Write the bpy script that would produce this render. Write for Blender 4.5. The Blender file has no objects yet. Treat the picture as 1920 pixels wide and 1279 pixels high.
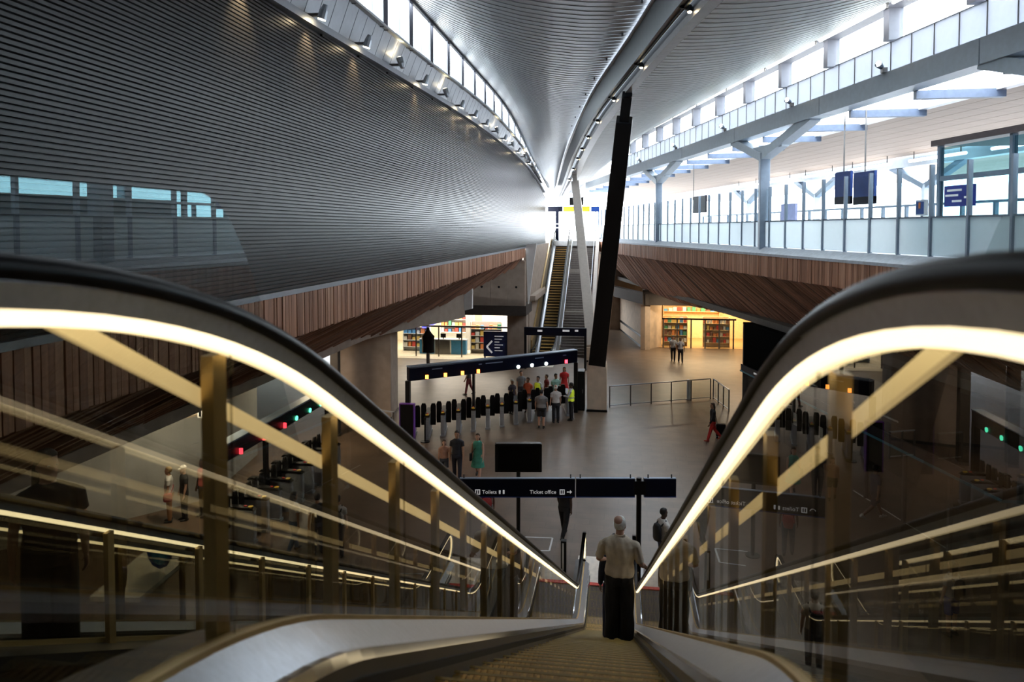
import bpy, bmesh, math, random
from mathutils import Vector, Matrix
random.seed(7)
SC = bpy.context.scene
COL = SC.collection
R_ = math.radians

# ------------------------------------------------------------------ camera, world, exposure
FPX = 1340.0; CX, CY = 960.0, 481.5
EYE = Vector((0, 0, 9.2)); YAW = R_(8.61); PITCH = R_(2.2)
FW = Vector((-math.sin(YAW)*math.cos(PITCH), math.cos(YAW)*math.cos(PITCH), -math.sin(PITCH)))
RT = Vector((math.cos(YAW), math.sin(YAW), 0)); UP = RT.cross(FW)
cam_d = bpy.data.cameras.new('camera'); cam = bpy.data.objects.new('camera', cam_d); COL.objects.link(cam)
cam_d.sensor_width = 36; cam_d.lens = FPX*36/1920; cam_d.shift_y = -(639.5-CY)/1920; cam_d.clip_start = .05; cam_d.clip_end = 500
cam.matrix_world = Matrix((RT, UP, -FW)).transposed().to_4x4(); cam.location = EYE
cam_d.dof.use_dof = True; cam_d.dof.focus_distance = 24; cam_d.dof.aperture_fstop = 3.2
SC.camera = cam
w = bpy.data.worlds.new('sky'); SC.world = w; w.use_nodes = True
bg = w.node_tree.nodes['Background']; bg.inputs[0].default_value = (.86, .93, 1, 1); bg.inputs[1].default_value = 12.0
vs = SC.view_settings; vs.view_transform = 'Standard'; vs.look = 'None'; vs.gamma = 1; vs.use_curve_mapping = False
vs.exposure = 0.0
cy = SC.cycles; cy.max_bounces = 8; cy.diffuse_bounces = 3; cy.glossy_bounces = 4; cy.transparent_max_bounces = 20; cy.caustics_reflective = False; cy.caustics_refractive = False
def lamp(name, kind, loc, energy, color=(1, 1, 1), rot=(0, 0, 0), **kw):
    d = bpy.data.lights.new(name, kind); d.energy = energy; d.color = color
    for k, v in kw.items(): setattr(d, k, v)
    o = bpy.data.objects.new(name, d); COL.objects.link(o); o.location = loc; o.rotation_euler = rot
    return o

# pixel (1920x1279) -> point on a plane of the place
def ray(px, py): return FW*FPX + RT*(px-CX) - UP*(py-CY)
def at_z(px, py, z=0.0):
    d = ray(px, py); return EYE + d*((z-EYE.z)/d.z)
def at_y(px, py, y):
    d = ray(px, py); return EYE + d*(y/d.y)
def at_x(px, py, x):
    d = ray(px, py); return EYE + d*(x/d.x)

# ------------------------------------------------------------------ materials
MATS = {}
def mat(name, col, rough=.6, metal=0.0, var=.12, scale=6.0, bump=0.0, emit=None, es=0.0, stretch=(1, 1, 1), spec=.5):
    if name in MATS: return MATS[name]
    m = bpy.data.materials.new(name); m.use_nodes = True; nt = m.node_tree; N = nt.nodes; L = nt.links
    b = N['Principled BSDF']; b.inputs['Roughness'].default_value = rough; b.inputs['Metallic'].default_value = metal
    b.inputs['Specular IOR Level'].default_value = spec
    tc = N.new('ShaderNodeTexCoord'); mp = N.new('ShaderNodeMapping'); mp.inputs['Scale'].default_value = stretch
    L.new(tc.outputs['Object'], mp.inputs[0])
    nz = N.new('ShaderNodeTexNoise'); nz.inputs['Scale'].default_value = scale; nz.inputs['Detail'].default_value = 4
    L.new(mp.outputs[0], nz.inputs['Vector'])
    rp = N.new('ShaderNodeValToRGB'); L.new(nz.outputs['Fac'], rp.inputs[0])
    lo = [max(0, c*(1-var)) for c in col]; hi = [min(1, c*(1+var)) for c in col]
    rp.color_ramp.elements[0].position = .3; rp.color_ramp.elements[1].position = .7
    rp.color_ramp.elements[0].color = (*lo, 1); rp.color_ramp.elements[1].color = (*hi, 1)
    L.new(rp.outputs[0], b.inputs['Base Color'])
    if bump:
        bp = N.new('ShaderNodeBump'); bp.inputs['Strength'].default_value = bump; bp.inputs['Distance'].default_value = .01
        L.new(nz.outputs['Fac'], bp.inputs['Height']); L.new(bp.outputs[0], b.inputs['Normal'])
    if emit:
        b.inputs['Emission Color'].default_value = (*emit, 1); b.inputs['Emission Strength'].default_value = es
    MATS[name] = m
    return m
def glass(name, tint, ior=1.5, rough=0.0):
    m = bpy.data.materials.new(name); m.use_nodes = True; nt = m.node_tree; N = nt.nodes; L = nt.links
    N.remove(N['Principled BSDF']); out = N['Material Output']
    t = N.new('ShaderNodeBsdfTransparent'); t.inputs[0].default_value = (*tint, 1)
    g = N.new('ShaderNodeBsdfGlossy'); g.inputs['Roughness'].default_value = rough
    f = N.new('ShaderNodeFresnel'); f.inputs['IOR'].default_value = ior
    ge = N.new('ShaderNodeNewGeometry'); iv = N.new('ShaderNodeMath'); iv.operation = 'SUBTRACT'; iv.inputs[0].default_value = 1
    L.new(ge.outputs['Backfacing'], iv.inputs[1])
    mu = N.new('ShaderNodeMath'); mu.operation = 'MULTIPLY'; L.new(f.outputs[0], mu.inputs[0]); L.new(iv.outputs[0], mu.inputs[1])
    x = N.new('ShaderNodeMixShader'); L.new(mu.outputs[0], x.inputs[0]); L.new(t.outputs[0], x.inputs[1]); L.new(g.outputs[0], x.inputs[2])
    L.new(x.outputs[0], out.inputs[0]); MATS[name] = m
    return m

STONE = mat('stone_floor', (.152, .104, .070), .40, var=.16, scale=1.3)
_nt = STONE.node_tree; _b = _nt.nodes['Principled BSDF']
_br = _nt.nodes.new('ShaderNodeTexBrick'); _br.inputs['Scale'].default_value = 1.0
_br.inputs['Brick Width'].default_value = .9; _br.inputs['Row Height'].default_value = .45; _br.inputs['Mortar Size'].default_value = .006
_br.inputs['Color1'].default_value = (1, 1, 1, 1); _br.inputs['Color2'].default_value = (.86, .86, .86, 1); _br.inputs['Mortar'].default_value = (.62, .62, .62, 1)
_tc = _nt.nodes.new('ShaderNodeTexCoord'); _nt.links.new(_tc.outputs['Object'], _br.inputs['Vector'])
_mx = _nt.nodes.new('ShaderNodeMix'); _mx.data_type = 'RGBA'; _mx.blend_type = 'MULTIPLY'; _mx.inputs[0].default_value = 1
_src = _b.inputs['Base Color'].links[0].from_socket
_nt.links.new(_src, _mx.inputs[6]); _nt.links.new(_br.outputs['Color'], _mx.inputs[7]); _nt.links.new(_mx.outputs[2], _b.inputs['Base Color'])
SLAT = mat('grey_slat', (.042, .040, .040), .32, 0, .06, 3, stretch=(1, .15, 4), spec=.28)
BACK = mat('dark_backing', (.012, .011, .010), .5)
PANELM = mat('grey_metal_panel', (.36, .38, .42), .45, .4, .05)
WHITEM = mat('white_metal', (.75, .77, .8), .45, .1, .04)
ROOFM = mat('roof_aluminium', (.45, .48, .52), .40, .55, .08, 2, stretch=(.2, 4, 1))
ROOFW = mat('roof_white', (.66, .66, .65), .5, .15, .07, 2, stretch=(.2, 4, 1))
STEELB = mat('blue_grey_steel', (.26, .33, .42), .45, .2, .06)
GREYB = mat('grey_girder', (.085, .09, .10), .4, .4, .08)
FINM = mat('fin_grey', (.30, .31, .36), .5, .1, .05)
DARKC = mat('charcoal_paint', (.008, .009, .011), .3, .0, .1, spec=.3)
CREAMC = mat('cream_paint', (.52, .47, .42), .5, 0, .06)
CONC = mat('concrete', (.36, .285, .23), .75, 0, .12, 2.2, .15)
CONC2 = mat('pale_concrete', (.60, .47, .35), .75, 0, .12, 2.2, .15)
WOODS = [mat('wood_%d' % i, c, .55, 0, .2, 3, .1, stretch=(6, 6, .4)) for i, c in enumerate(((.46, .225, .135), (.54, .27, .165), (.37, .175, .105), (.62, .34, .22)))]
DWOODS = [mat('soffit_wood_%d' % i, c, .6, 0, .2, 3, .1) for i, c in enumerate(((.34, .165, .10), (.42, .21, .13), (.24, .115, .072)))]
RUBBER = mat('black_rubber', (.0015, .0015, .002), .38, 0, .05, spec=.10)
STEEL = mat('brushed_steel', (.46, .49, .54), .32, .6, .08, 4, stretch=(1, 14, 14))
STEELD = mat('dark_steel', (.16, .155, .15), .32, .85, .1, 4)
CHROME = mat('polished_steel', (.6, .62, .66), .14, .95, .04)
BRASS = mat('bronze_metal', (.60, .43, .19), .4, .6, .12, 5)
TREAD = mat('step_tread', (.52, .32, .085), .45, .25, .35, 30)
RISER = mat('step_riser', (.07, .06, .045), .5, .5, .2, 30)
YEL = mat('yellow_paint', (.75, .5, .04), .5)
EDGE = mat('step_edge', (.30, .21, .05), .5)
RED = mat('red_paint', (.75, .05, .03), .5)
BLACK = mat('black_plastic', (.004, .004, .0045), .4, spec=.25)
NAVY = mat('navy_sign', (.002, .004, .016), .35, 0, .05, spec=.25)
BLUEP = mat('blue_panel', (.015, .06, .28), .4, 0, .1)
TEAL = mat('teal_edge', (.03, .2, .3), .4)
WHITE = mat('white_paint', (.8, .8, .8), .5, 0, .03)
PURP = mat('purple_edge', (.14, .04, .3), .4)
LED = mat('led_strip', (1, .9, .7), .5, emit=(1, .79, .46), es=2.0)
LEDREF = mat('led_reflection', (1, .9, .7), .5, emit=(1, .72, .34), es=.85)  # gold glow standing in for a strip's reflection in the glass
LEDW = mat('light_tube', (1, 1, 1), .5, emit=(.95, .97, 1), es=7)
SPOTM = mat('spot_lens', (1, .95, .85), .5, emit=(1, .82, .5), es=45)
XORANGE = mat('orange_light', (1, .3, .05), .5, emit=(1, .22, .03), es=9)
XWHITE = mat('white_light', (1, 1, 1), .5, emit=(.8, 1, .95), es=7)
XRED = mat('red_light', (1, .05, .05), .5, emit=(1, .03, .05), es=9)
XGREEN = mat('green_light', (.1, 1, .6), .5, emit=(.1, 1, .55), es=6)
TXT = mat('white_lettering', (.85, .85, .85), .5, 0, .02, emit=(1, 1, 1), es=.25)
GB = glass('balustrade_glass', (.74, .73, .68), 1.6)
GC = glass('clear_glass', (.93, .96, .96), 1.5)
GG = glass('guard_glass', (.93, .96, .96), 2.1)
def translucent(name, col, rough=.4, mixf=.65):
    m = mat(name, col, rough, 0, .03); nt = m.node_tree; b = nt.nodes['Principled BSDF']; out = nt.nodes['Material Output']
    t = nt.nodes.new('ShaderNodeBsdfTranslucent'); t.inputs[0].default_value = (*col, 1); x = nt.nodes.new('ShaderNodeMixShader'); x.inputs[0].default_value = mixf
    nt.links.new(b.outputs[0], x.inputs[1]); nt.links.new(t.outputs[0], x.inputs[2]); nt.links.new(x.outputs[0], out.inputs[0])
    return m
GF = translucent('frosted_white_panel', (.86, .92, .94), .25)
PANW = translucent('translucent_panel', (.70, .73, .78), .4, .42)
PALEB = mat('pale_blue_steel', (.50, .58, .66), .42, .1, .05)
BEIGE = mat('beige_soffit', (.42, .325, .26), .6, 0, .08, 1.5, stretch=(.2, 5, 1))

# ------------------------------------------------------------------ mesh helpers
class MB:
    def __init__(s): s.v = []; s.f = []
    def add(s, vs, fs):
        n = len(s.v); s.v += [tuple(p) for p in vs]; s.f += [tuple(i+n for i in f) for f in fs]; return s
    def box(s, x0, x1, y0, y1, z0, z1):
        return s.add([(x0,y0,z0),(x1,y0,z0),(x1,y1,z0),(x0,y1,z0),(x0,y0,z1),(x1,y0,z1),(x1,y1,z1),(x0,y1,z1)],
                     [(0,3,2,1),(4,5,6,7),(0,1,5,4),(1,2,6,5),(2,3,7,6),(3,0,4,7)])
    def cbox(s, c, sx, sy, sz): return s.box(c[0]-sx/2, c[0]+sx/2, c[1]-sy/2, c[1]+sy/2, c[2]-sz/2, c[2]+sz/2)
    def slab(s, a, b, c, d, t):
        a, b, c, d = map(Vector, (a, b, c, d)); n = (b-a).cross(d-a); n.normalize(); n *= t
        return s.add([a, b, c, d, a+n, b+n, c+n, d+n], [(0,3,2,1),(4,5,6,7),(0,1,5,4),(1,2,6,5),(2,3,7,6),(3,0,4,7)])
    def bar(s, p, q, w, h, up=(0, 0, 1), w2=None, h2=None):
        p, q = Vector(p), Vector(q); d = (q-p).normalized(); u = Vector(up)
        if abs(d.dot(u)) > .99: u = Vector((0, 1, 0))
        r = d.cross(u).normalized(); u = r.cross(d)
        w2 = w if w2 is None else w2; h2 = h if h2 is None else h2
        vs = [c + r*(a*ww/2) + u*(b*hh/2) for c, ww, hh in ((p, w, h), (q, w2, h2)) for a, b in ((-1,-1),(1,-1),(1,1),(-1,1))]
        return s.add(vs, [(0,3,2,1),(4,5,6,7),(0,1,5,4),(1,2,6,5),(2,3,7,6),(3,0,4,7)])
    def tube(s, pts, rad, n=8, flat=1.0, side=None):
        pts = [Vector(p) for p in pts]
        if not isinstance(rad, (list, tuple)): rad = [rad]*len(pts)
        rings = []; ref = None
        for i, p in enumerate(pts):
            d = (pts[min(i+1, len(pts)-1)] - pts[max(i-1, 0)]).normalized()
            if ref is None:
                ref = Vector(side) if side else (Vector((1, 0, 0)) if abs(d.x) < .9 else Vector((0, 1, 0)))
            a = (ref - d*ref.dot(d)).normalized(); ref = a; b = d.cross(a)
            r = rad[i]; rx, ry = r if isinstance(r, (list, tuple)) else (r, r*flat)
            rings.append([p + a*(rx*math.cos(2*math.pi*k/n)) + b*(ry*math.sin(2*math.pi*k/n)) for k in range(n)])
        vs = [v for r in rings for v in r]; fs = []
        for i in range(len(rings)-1):
            for k in range(n):
                k2 = (k+1) % n; fs.append((i*n+k, i*n+k2, (i+1)*n+k2, (i+1)*n+k))
        fs.append(tuple(range(n-1, -1, -1))); m = (len(rings)-1)*n; fs.append(tuple(range(m, m+n)))
        return s.add(vs, fs)
    def ell(s, c, rx, ry, rz, nu=12, nv=8, rot=None):
        c = Vector(c); vs = []; fs = []
        for j in range(1, nv):
            t = math.pi*j/nv
            for k in range(nu):
                p = 2*math.pi*k/nu; v = Vector((rx*math.sin(t)*math.cos(p), ry*math.sin(t)*math.sin(p), rz*math.cos(t)))
                vs.append(c + (rot @ v if rot else v))
        for q in (1, -1): v = Vector((0, 0, rz*q)); vs.append(c + (rot @ v if rot else v))
        T = (nv-1)*nu
        for j in range(nv-2):
            for k in range(nu):
                k2 = (k+1) % nu; fs.append((j*nu+k, (j+1)*nu+k, (j+1)*nu+k2, j*nu+k2))
        for k in range(nu):
            k2 = (k+1) % nu; fs.append((T, k, k2)); fs.append((T+1, (nv-2)*nu+k2, (nv-2)*nu+k))
        return s.add(vs, fs)
    def loft(s, secs, closed=True, caps=True):
        n = len(secs[0]); vs = [p for sec in secs for p in sec]; fs = []
        for i in range(len(secs)-1):
            for k in range(n if closed else n-1):
                k2 = (k+1) % n; fs.append((i*n+k, i*n+k2, (i+1)*n+k2, (i+1)*n+k))
        if caps and closed:
            fs.append(tuple(range(n-1, -1, -1))); m = (len(secs)-1)*n; fs.append(tuple(range(m, m+n)))
        return s.add(vs, fs)
    def prism(s, poly, a, b):           # poly of points swept from offset a to b
        a, b = Vector(a), Vector(b); P = [Vector(p) for p in poly]
        return s.loft([[p+a for p in P], [p+b for p in P]])
    def mesh(s, name, m, smooth=False):
        me = bpy.data.meshes.new(name); me.from_pydata(s.v, [], s.f)
        bm = bmesh.new(); bm.from_mesh(me); bmesh.ops.recalc_face_normals(bm, faces=bm.faces[:]); bm.to_mesh(me); bm.free()
        if m: me.materials.append(m)
        if smooth:
            for p in me.polygons: p.use_smooth = True
        return me

def link(name, me, parent=None):
    o = bpy.data.objects.new(name, me); COL.objects.link(o)
    if parent is not None:
        o.parent = parent
        if parent.parent is None: o.location = -parent.location
    return o
def ob(name, mb, m, parent=None, smooth=False, bevel=0.0):
    o = link(name, mb.mesh(name, m, smooth) if isinstance(mb, MB) else mb, parent)
    if bevel:
        md = o.modifiers.new('bevel', 'BEVEL'); md.width = bevel; md.segments = 2; md.limit_method = 'ANGLE'; md.angle_limit = R_(40)
    return o
def tag(o, label=None, cat=None, group=None, kind=None):
    if label: o['label'] = label
    if cat: o['category'] = cat
    if group: o['group'] = group
    if kind: o['kind'] = kind
    return o
def thing(name, label, cat, base=(0, 0, 0), group=None, kind=None):
    o = bpy.data.objects.new(name, None); COL.objects.link(o); o.location = base; o.empty_display_size = .1
    return tag(o, label, cat, group, kind)
def struct(name, mb, m, label=None, cat=None, smooth=False):
    return tag(ob(name, mb, m, None, smooth), label, cat, kind='structure')
def shell(name, label, cat): return thing(name, label, cat, kind='structure')
def copy_tree(o, parent=None):
    c = o.copy(); COL.objects.link(c); c.parent = parent
    for ch in list(o.children): copy_tree(ch, c)
    return c
ORD = 'first second third fourth fifth sixth seventh eighth ninth tenth eleventh twelfth thirteenth fourteenth fifteenth sixteenth seventeenth eighteenth nineteenth twentieth'.split()
TMP = bpy.data.scenes.new('workshop')
def settled(o):                     # the mesh of an object with its modifiers, worked out in a scene of its own
    TMP.collection.objects.link(o); vl = TMP.view_layers[0]; vl.update()
    return bpy.data.meshes.new_from_object(o.evaluated_get(vl.depsgraph))
def text(name, body, size, loc, rot, m, parent, align='LEFT', depth=.002):
    cu = bpy.data.curves.new(name, 'FONT'); cu.body = body; cu.size = size; cu.align_x = align; cu.extrude = depth
    t = bpy.data.objects.new(name, cu); me = settled(t); bpy.data.objects.remove(t); me.materials.clear(); me.materials.append(m)
    me.transform(Matrix.Translation(Vector(loc)) @ rot.to_4x4())
    return link(name, me, parent)
def interp(pts, t):
    if t <= pts[0][0]:
        (a, b), (c, d) = pts[0], pts[1]; return b + (d-b)*(t-a)/(c-a)
    for i in range(len(pts)-1):
        if t <= pts[i+1][0] or i == len(pts)-2:
            (a, b), (c, d) = pts[i], pts[i+1]
            if t > c: return d + (d-b)*(t-c)/(c-a)
            m0 = (d-pts[i-1][1])/(c-pts[i-1][0]) if i > 0 else (d-b)/(c-a)
            m1 = (pts[i+2][1]-b)/(pts[i+2][0]-a) if i+2 < len(pts) else (d-b)/(c-a)
            h = c-a; u = (t-a)/h
            return (2*u**3-3*u*u+1)*b + (u**3-2*u*u+u)*h*m0 + (-2*u**3+3*u*u)*d + (u**3-u*u)*h*m1

# ================================================================== STRUCTURE
struct('floor', MB().box(-45, 45, -12, 120, -.3, 0), STONE, 'wide brown-grey stone concourse floor', 'floor')
LANDZ = 8.15
struct('floor_landing', MB().box(-6.3, 9, -10, .55, LANDZ-.5, LANDZ-.002), mat('landing_floor', (.05, .05, .05), .5), 'dark upper landing at the head of the escalators', 'floor')
struct('wall_sky_block', MB().box(-9, 45, -10.4, -10, 0, 18), mat('dark_wall', (.10, .10, .11), .8), 'unseen wall added behind the upper landing to block the sky', 'wall')  # added out of view to keep sky light off the near left wall

# ---- slatted wall on the left
WX = -6.4  # slatted wall, panel band, clerestory and roof-edge numbers scaled about the camera
wall_top = lambda y: 9.2 + interp([(-10, 3.95), (12.8, 4.16), (18.4, 4.32), (29.6, 4.6), (40, 4.56), (49.6, 4.2), (56, 3.6), (62.4, 2.72)], y)
ptop = lambda y: interp([(-10, 14.24), (18.4, 14.4), (22.4, 14.48), (27.2, 14.64), (34.4, 14.72), (44.8, 14.24), (50.9, 13.44), (56, 12.84), (62.4, 12.0)], y)
edge_z = lambda y: interp([(-10, 15.76), (20, 15.76), (30.4, 15.76), (36, 15.68), (40, 15.36), (49.3, 14.0), (53.2, 13.52), (60, 12.64)], y)
ys = [-10+i*2 for i in range(45)]
mbk = MB()
for a, b in zip(ys[:-1], ys[1:]):
    if b > 62: break
    mbk.slab((WX-.05, a, 7.94), (WX-.05, b, 7.94), (WX-.05, b, wall_top(b)), (WX-.05, a, wall_top(a)), -.2)
WL = struct('wall_left', mbk, BACK, 'tall dark wall clad in horizontal grey slats', 'wall')
z = 8.05
yy = [-10+i*.2 for i in range(362)]
while z < 13.8:
    ok = [y for y in yy if wall_top(y) > z+.04]
    if not ok: break
    ob('slat', MB().box(WX-.03, WX+.025, ok[0], ok[-1], z, z+.043), SLAT, WL)
    z += .069
t0 = shell('trim_1', 'thin grey metal edge along the foot of the slatted wall', 'trim')
ob('edge_strip', MB().box(WX-.1, WX+.06, -10, 62, 7.92, 8.02), PANELM, t0)
TC = shell('trim_2', 'band of grey upright metal panels above the slatted wall', 'trim')
mb = MB()
for a, b in zip(ys[:-1], ys[1:]):
    if b > 60: break
    mb.add([(WX-.1, a, wall_top(a)), (WX+.16, a, wall_top(a)), (WX+.16, b, wall_top(b)), (WX-.1, b, wall_top(b)),
            (WX-.1, a, wall_top(a)+.15), (WX+.16, a, wall_top(a)+.15), (WX+.16, b, wall_top(b)+.15), (WX-.1, b, wall_top(b)+.15)],
           [(0,3,2,1),(4,5,6,7),(0,1,5,4),(1,2,6,5),(2,3,7,6),(3,0,4,7)])
ob('coping', mb, PANELM, TC)
y = -9.0
while y < 56:
    a, b = y+.012, y+.588
    ob('panel', MB().slab((WX+.05, a, wall_top(a)+.15), (WX+.05, b, wall_top(b)+.15), (WX+.34, b, ptop(b)), (WX+.34, a, ptop(a)), -.04), PANELM, TC)
    y += .60
mb = MB()
for a, b in zip(ys[:-1], ys[1:]):
    if b > 56: break
    mb.slab((WX-.02, a, wall_top(a)+.1), (WX-.02, b, wall_top(b)+.1), (WX+.28, b, ptop(b)), (WX+.28, a, ptop(a)), -.05)
ob('panel_backing', mb, BACK, TC)
W1 = shell('window_1', 'long white clerestory window with deep pale fins under the roof edge', 'window')
EX = -6.0
y = 17.7-2.28*12; fy = []
while y < 53: fy.append(y); y += 2.28
for y in fy:
    zt = edge_z(y); zb = ptop(y)
    if zt-zb < .12: continue
    for dy in (0, .34):
        ob('fin', MB().box(EX-.38, EX+.02, y+dy-.02, y+dy+.02, ptop(y+dy)-.05, edge_z(y+dy)), FINM, W1)
    ob('fin_web', MB().box(EX-.3, EX-.27, y, y+.34, zb-.05, min(zt, edge_z(y+.34))), FINM, W1)
    if y+2.28 < 53:
        a, b = y+.36, y+2.26
        ob('pane' if y > 9 else 'light_block_panel', MB().slab((EX-.28, a, ptop(a)), (EX-.28, b, ptop(b)), (EX-.28, b, edge_z(b)), (EX-.28, a, edge_z(a)), .012), GC if y > 9 else PANELM, W1)  # near panes blanked out of view so less daylight reaches the slatted wall
mb = MB()
for a, b in zip(ys[:-1], ys[1:]):
    if b > 55: break
    mb.bar((EX, a, ptop(a)), (EX, b, ptop(b)), .12, .06)
ob('sill', mb, WHITEM, W1)

# ---- the roof: two bays of slats either side of a girder
BL = [(-10, 5.4), (8, 2.7), (18.7, .93), (22.1, .4), (33, -1.38), (54.7, -4.1), (76, -6.8)]
BR = [(-10, 7.0), (8, 3.9), (15.6, 2.4), (18.9, 1.76), (25.3, .72), (37.2, -.92), (61, -3.5), (76, -5.9)]
BLz = lambda y: interp([(-10, 15.2), (50, 15.2), (60, 14.9), (76, 13.7)], y)
BRz = lambda y: interp([(-10, 14.2), (50, 14.2), (60, 13.8), (76, 12.3)], y)
bl = lambda y: Vector((interp(BL, y), y, BLz(y)))
br = lambda y: Vector((interp(BR, y), y, BRz(y)))
FX = lambda y, off=0.0: 13.37 + off - .229*y          # line of the platform fence
def strip(A, B, y, w, sag, seg=8, th=.04, lap=0.0):
    secs = []
    for s in [i/seg for i in range(seg+1)]:
        p, q = A(y).lerp(B(y), s), A(y+w).lerp(B(y+w), s); d = -sag*4*s*(1-s); u = Vector((0, 0, d)); t = Vector((0, 0, th)); lv = Vector((0, 0, lap))
        secs.append([p+u-lv, q+u, q+u+t, p+u+t-lv])
    return MB().loft(secs)
RF = shell('ceiling_left', 'curved aluminium slatted roof between the clerestory and the girder', 'ceiling')
eL = lambda y: Vector((EX+.05, y*.8, edge_z(y*.8)+.07))
y = -9.5
while y < 74:
    ob('roof_slat', strip(eL, lambda v: bl(v)+Vector((.05, 0, .1)), y, .385, .55, lap=.010), ROOFM, RF); y += .40
RD = mat('roof_deck', (.3, .31, .33), .7)
def deck(A, B, sag, up):
    mb = MB()
    for a, b in zip(ys[:-1], ys[1:]):
        if b > 74.5: break
        mb.add(strip(lambda v: A(v)+Vector((0, 0, up)), lambda v: B(v)+Vector((0, 0, up)), a, b-a, sag, 8, .25).v, strip(A, B, a, b-a, sag, 8).f)
    return mb
ob('roof_deck', deck(eL, lambda v: bl(v)+Vector((.05, 0, .1)), .55, .05), RD, RF)
mb = MB()
for a, b in zip(ys[:-1], ys[1:]):
    if b > 74.5: break
    if b > 60: break
    mb.bar((EX, a, edge_z(a)+.04), (EX, b, edge_z(b)+.04), .09, .12)
ob('roof_edge', mb, GREYB, RF)
RG = shell('ceiling_right', 'pale slatted roof rising from the girder to the right-hand clerestory', 'ceiling')
eR = lambda y: Vector((FX(y, -.25), y, 15.9 - max(0, y-50)*.09))
y = -9.5
while y < 68:
    ob('roof_slat', strip(lambda v: br(v)+Vector((-.05, 0, .45)), eR, y, .385, .45, lap=.010), ROOFW, RG); y += .40
ob('roof_deck', deck(lambda v: br(v)+Vector((-.05, 0, .45)), eR, .45, .05), RD, RG)

# spine girder with brackets, spots and a trough glowing in place of sky light
SG = shell('trim_3', 'curved grey roof girder with a pale slot given a sky glow and small spots', 'girder')
gy = [-10+i*1.5 for i in range(58)]
gy = [y for y in gy if y <= 76]
def gsec(y, a0, a1, z0, z1):
    l, r = bl(y), br(y)
    f = lambda t, zz: Vector((l.x+(r.x-l.x)*t, y, r.z+zz))
    return [f(a0[0], z0), f(a1[0], z0), f(a1[1], z1), f(a0[1], z1)]
ob('left_girder', MB().loft([gsec(y, (.22, 0), (.42, .42), .25, 1.0) for y in gy]), GREYB, SG)
ob('left_flange', MB().loft([gsec(y, (-.06, -.06), (.04, .04), .93, 1.0) for y in gy]), WHITEM, SG)
ob('dark_joint', MB().loft([gsec(y, (.38, .38), (.44, .44), .20, .3) for y in gy]), BLACK, SG)
ob('trough', MB().loft([gsec(y, (.42, .42), (.66, .66), .36, .42) for y in gy]), mat('trough_sky_glow', (.62, .72, .82), .35, .2, emit=(.7, .85, 1), es=.7), SG)  # emission stands in for sky light falling through the slot
ob('right_girder', MB().loft([gsec(y, (.64, .60), (1.0, 1.0), 0, .5) for y in gy]), mat('girder_soffit', (.17, .155, .155), .4, .3), SG)
for i in range(10):
    y = 11.8 + i*5.8
    l, r = bl(y), br(y); c = Vector((l.x+(r.x-l.x)*.54, y, r.z+.2))
    o = ob('bracket', MB().bar(c-Vector((.22, 0, -.05)), c+Vector((.22, 0, -.05)), .1, .08), BLACK, SG)
    ob('spot_head', MB().tube([c+Vector((0, 0, .06)), c+Vector((0, -.05, -.1))], .06), BLACK, o)
    ob('spot_lens', MB().tube([c+Vector((0, -.05, -.1)), c+Vector((0, -.052, -.105))], .05), SPOTM, o)
for i in range(14):
    y = 13 + i*3.2; l = bl(y)
    ob('hanger', MB().box(l.x-.32, l.x-.26, y-.05, y+.05, l.z-.06, l.z+.75), GREYB, SG)

# wall spots at the foot of the grey panels
k = 0; y = 11.4
while y < 54:
    zt = wall_top(y)+.16; d = (k % 2 == 0) or k == 1 or k == 7
    t = thing('wall_spotlight', ORD[k] + ' spotlight from the near end atop the slatted wall, ' + ('shining down' if d else 'shining up'),
              'spotlight', (WX+.1, y, zt), 'wall spots aimed ' + ('down' if d else 'up'))
    ob('bracket', MB().box(WX+.05, WX+.42, y-.04, y+.04, zt, zt+.06), STEELD, t)
    c = Vector((WX+.40, y, zt+.08)); e = Vector((-.05, 0, -.16 if d else .16))
    h = ob('lamp_head', MB().tube([c-e*.9, c-e*.2, c+e*.9], [.05, .085, .10], 10), STEEL, t)
    ob('lens', MB().tube([c+e*.9, c+e*.95], .08, 10), SPOTM, h)
    ob('arm', MB().tube([(WX+.38, y, zt+.03), c], .02, 6), STEELD, t)
    if y < 37:
        lp = lamp('spot', 'SPOT', c+e*1.3, 130 if d else 16, (1, .76, .42), spot_size=R_(75), spot_blend=.7, shadow_soft_size=.05)
        aim = Vector((-.42, 0, -1)) if d else Vector((-.25, 0, 1))
        lp.rotation_euler = aim.to_track_quat('-Z', 'Y').to_euler()
    k += 1; y += 2.6

# ---- timber fascia and canted soffit under the left wall
FB = [(-10, 7.0), (10, 7.05), (16, 7.08), (23, 7.13), (48, 7.31)]
def fin_or_stuff(parent, items, mats, name, most=300):
    for i, (vs, fs) in enumerate(items[:most]):
        m = MB(); m.add(vs, fs); ob(name, m, random.choice(mats), parent)
    rest = items[most:]
    for j, mm in enumerate(mats):
        m = MB()
        for vs, fs in rest[j::len(mats)]: m.add(vs, fs)
        if m.v: tag(ob('far_'+name+'s', m, mm, parent), kind='stuff')
TF = shell('trim_4', 'brown timber batten fascia along the foot of the slatted wall', 'trim')
mb = MB()
for a, b in zip(ys[:-1], ys[1:]):
    if b > 48: break
    mb.slab((WX-.05, a, interp(FB, a)), (WX-.05, b, interp(FB, b)), (WX-.05, b, 7.92), (WX-.05, a, 7.92), -.1)
ob('backing', mb, BACK, TF)
items = []; y = 4.0
while y < 47.9:
    wd = random.choice((.085, .105, .105, .14)); d = random.uniform(.03, .055)
    m = MB().box(WX-.05, WX+d, y, y+wd-.012, interp(FB, y)+random.uniform(-.01, .01), 7.915); items.append((m.v, m.f)); y += wd
items2 = items[60:]+items[:60]
fin_or_stuff(TF, items2, WOODS, 'batten')
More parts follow.
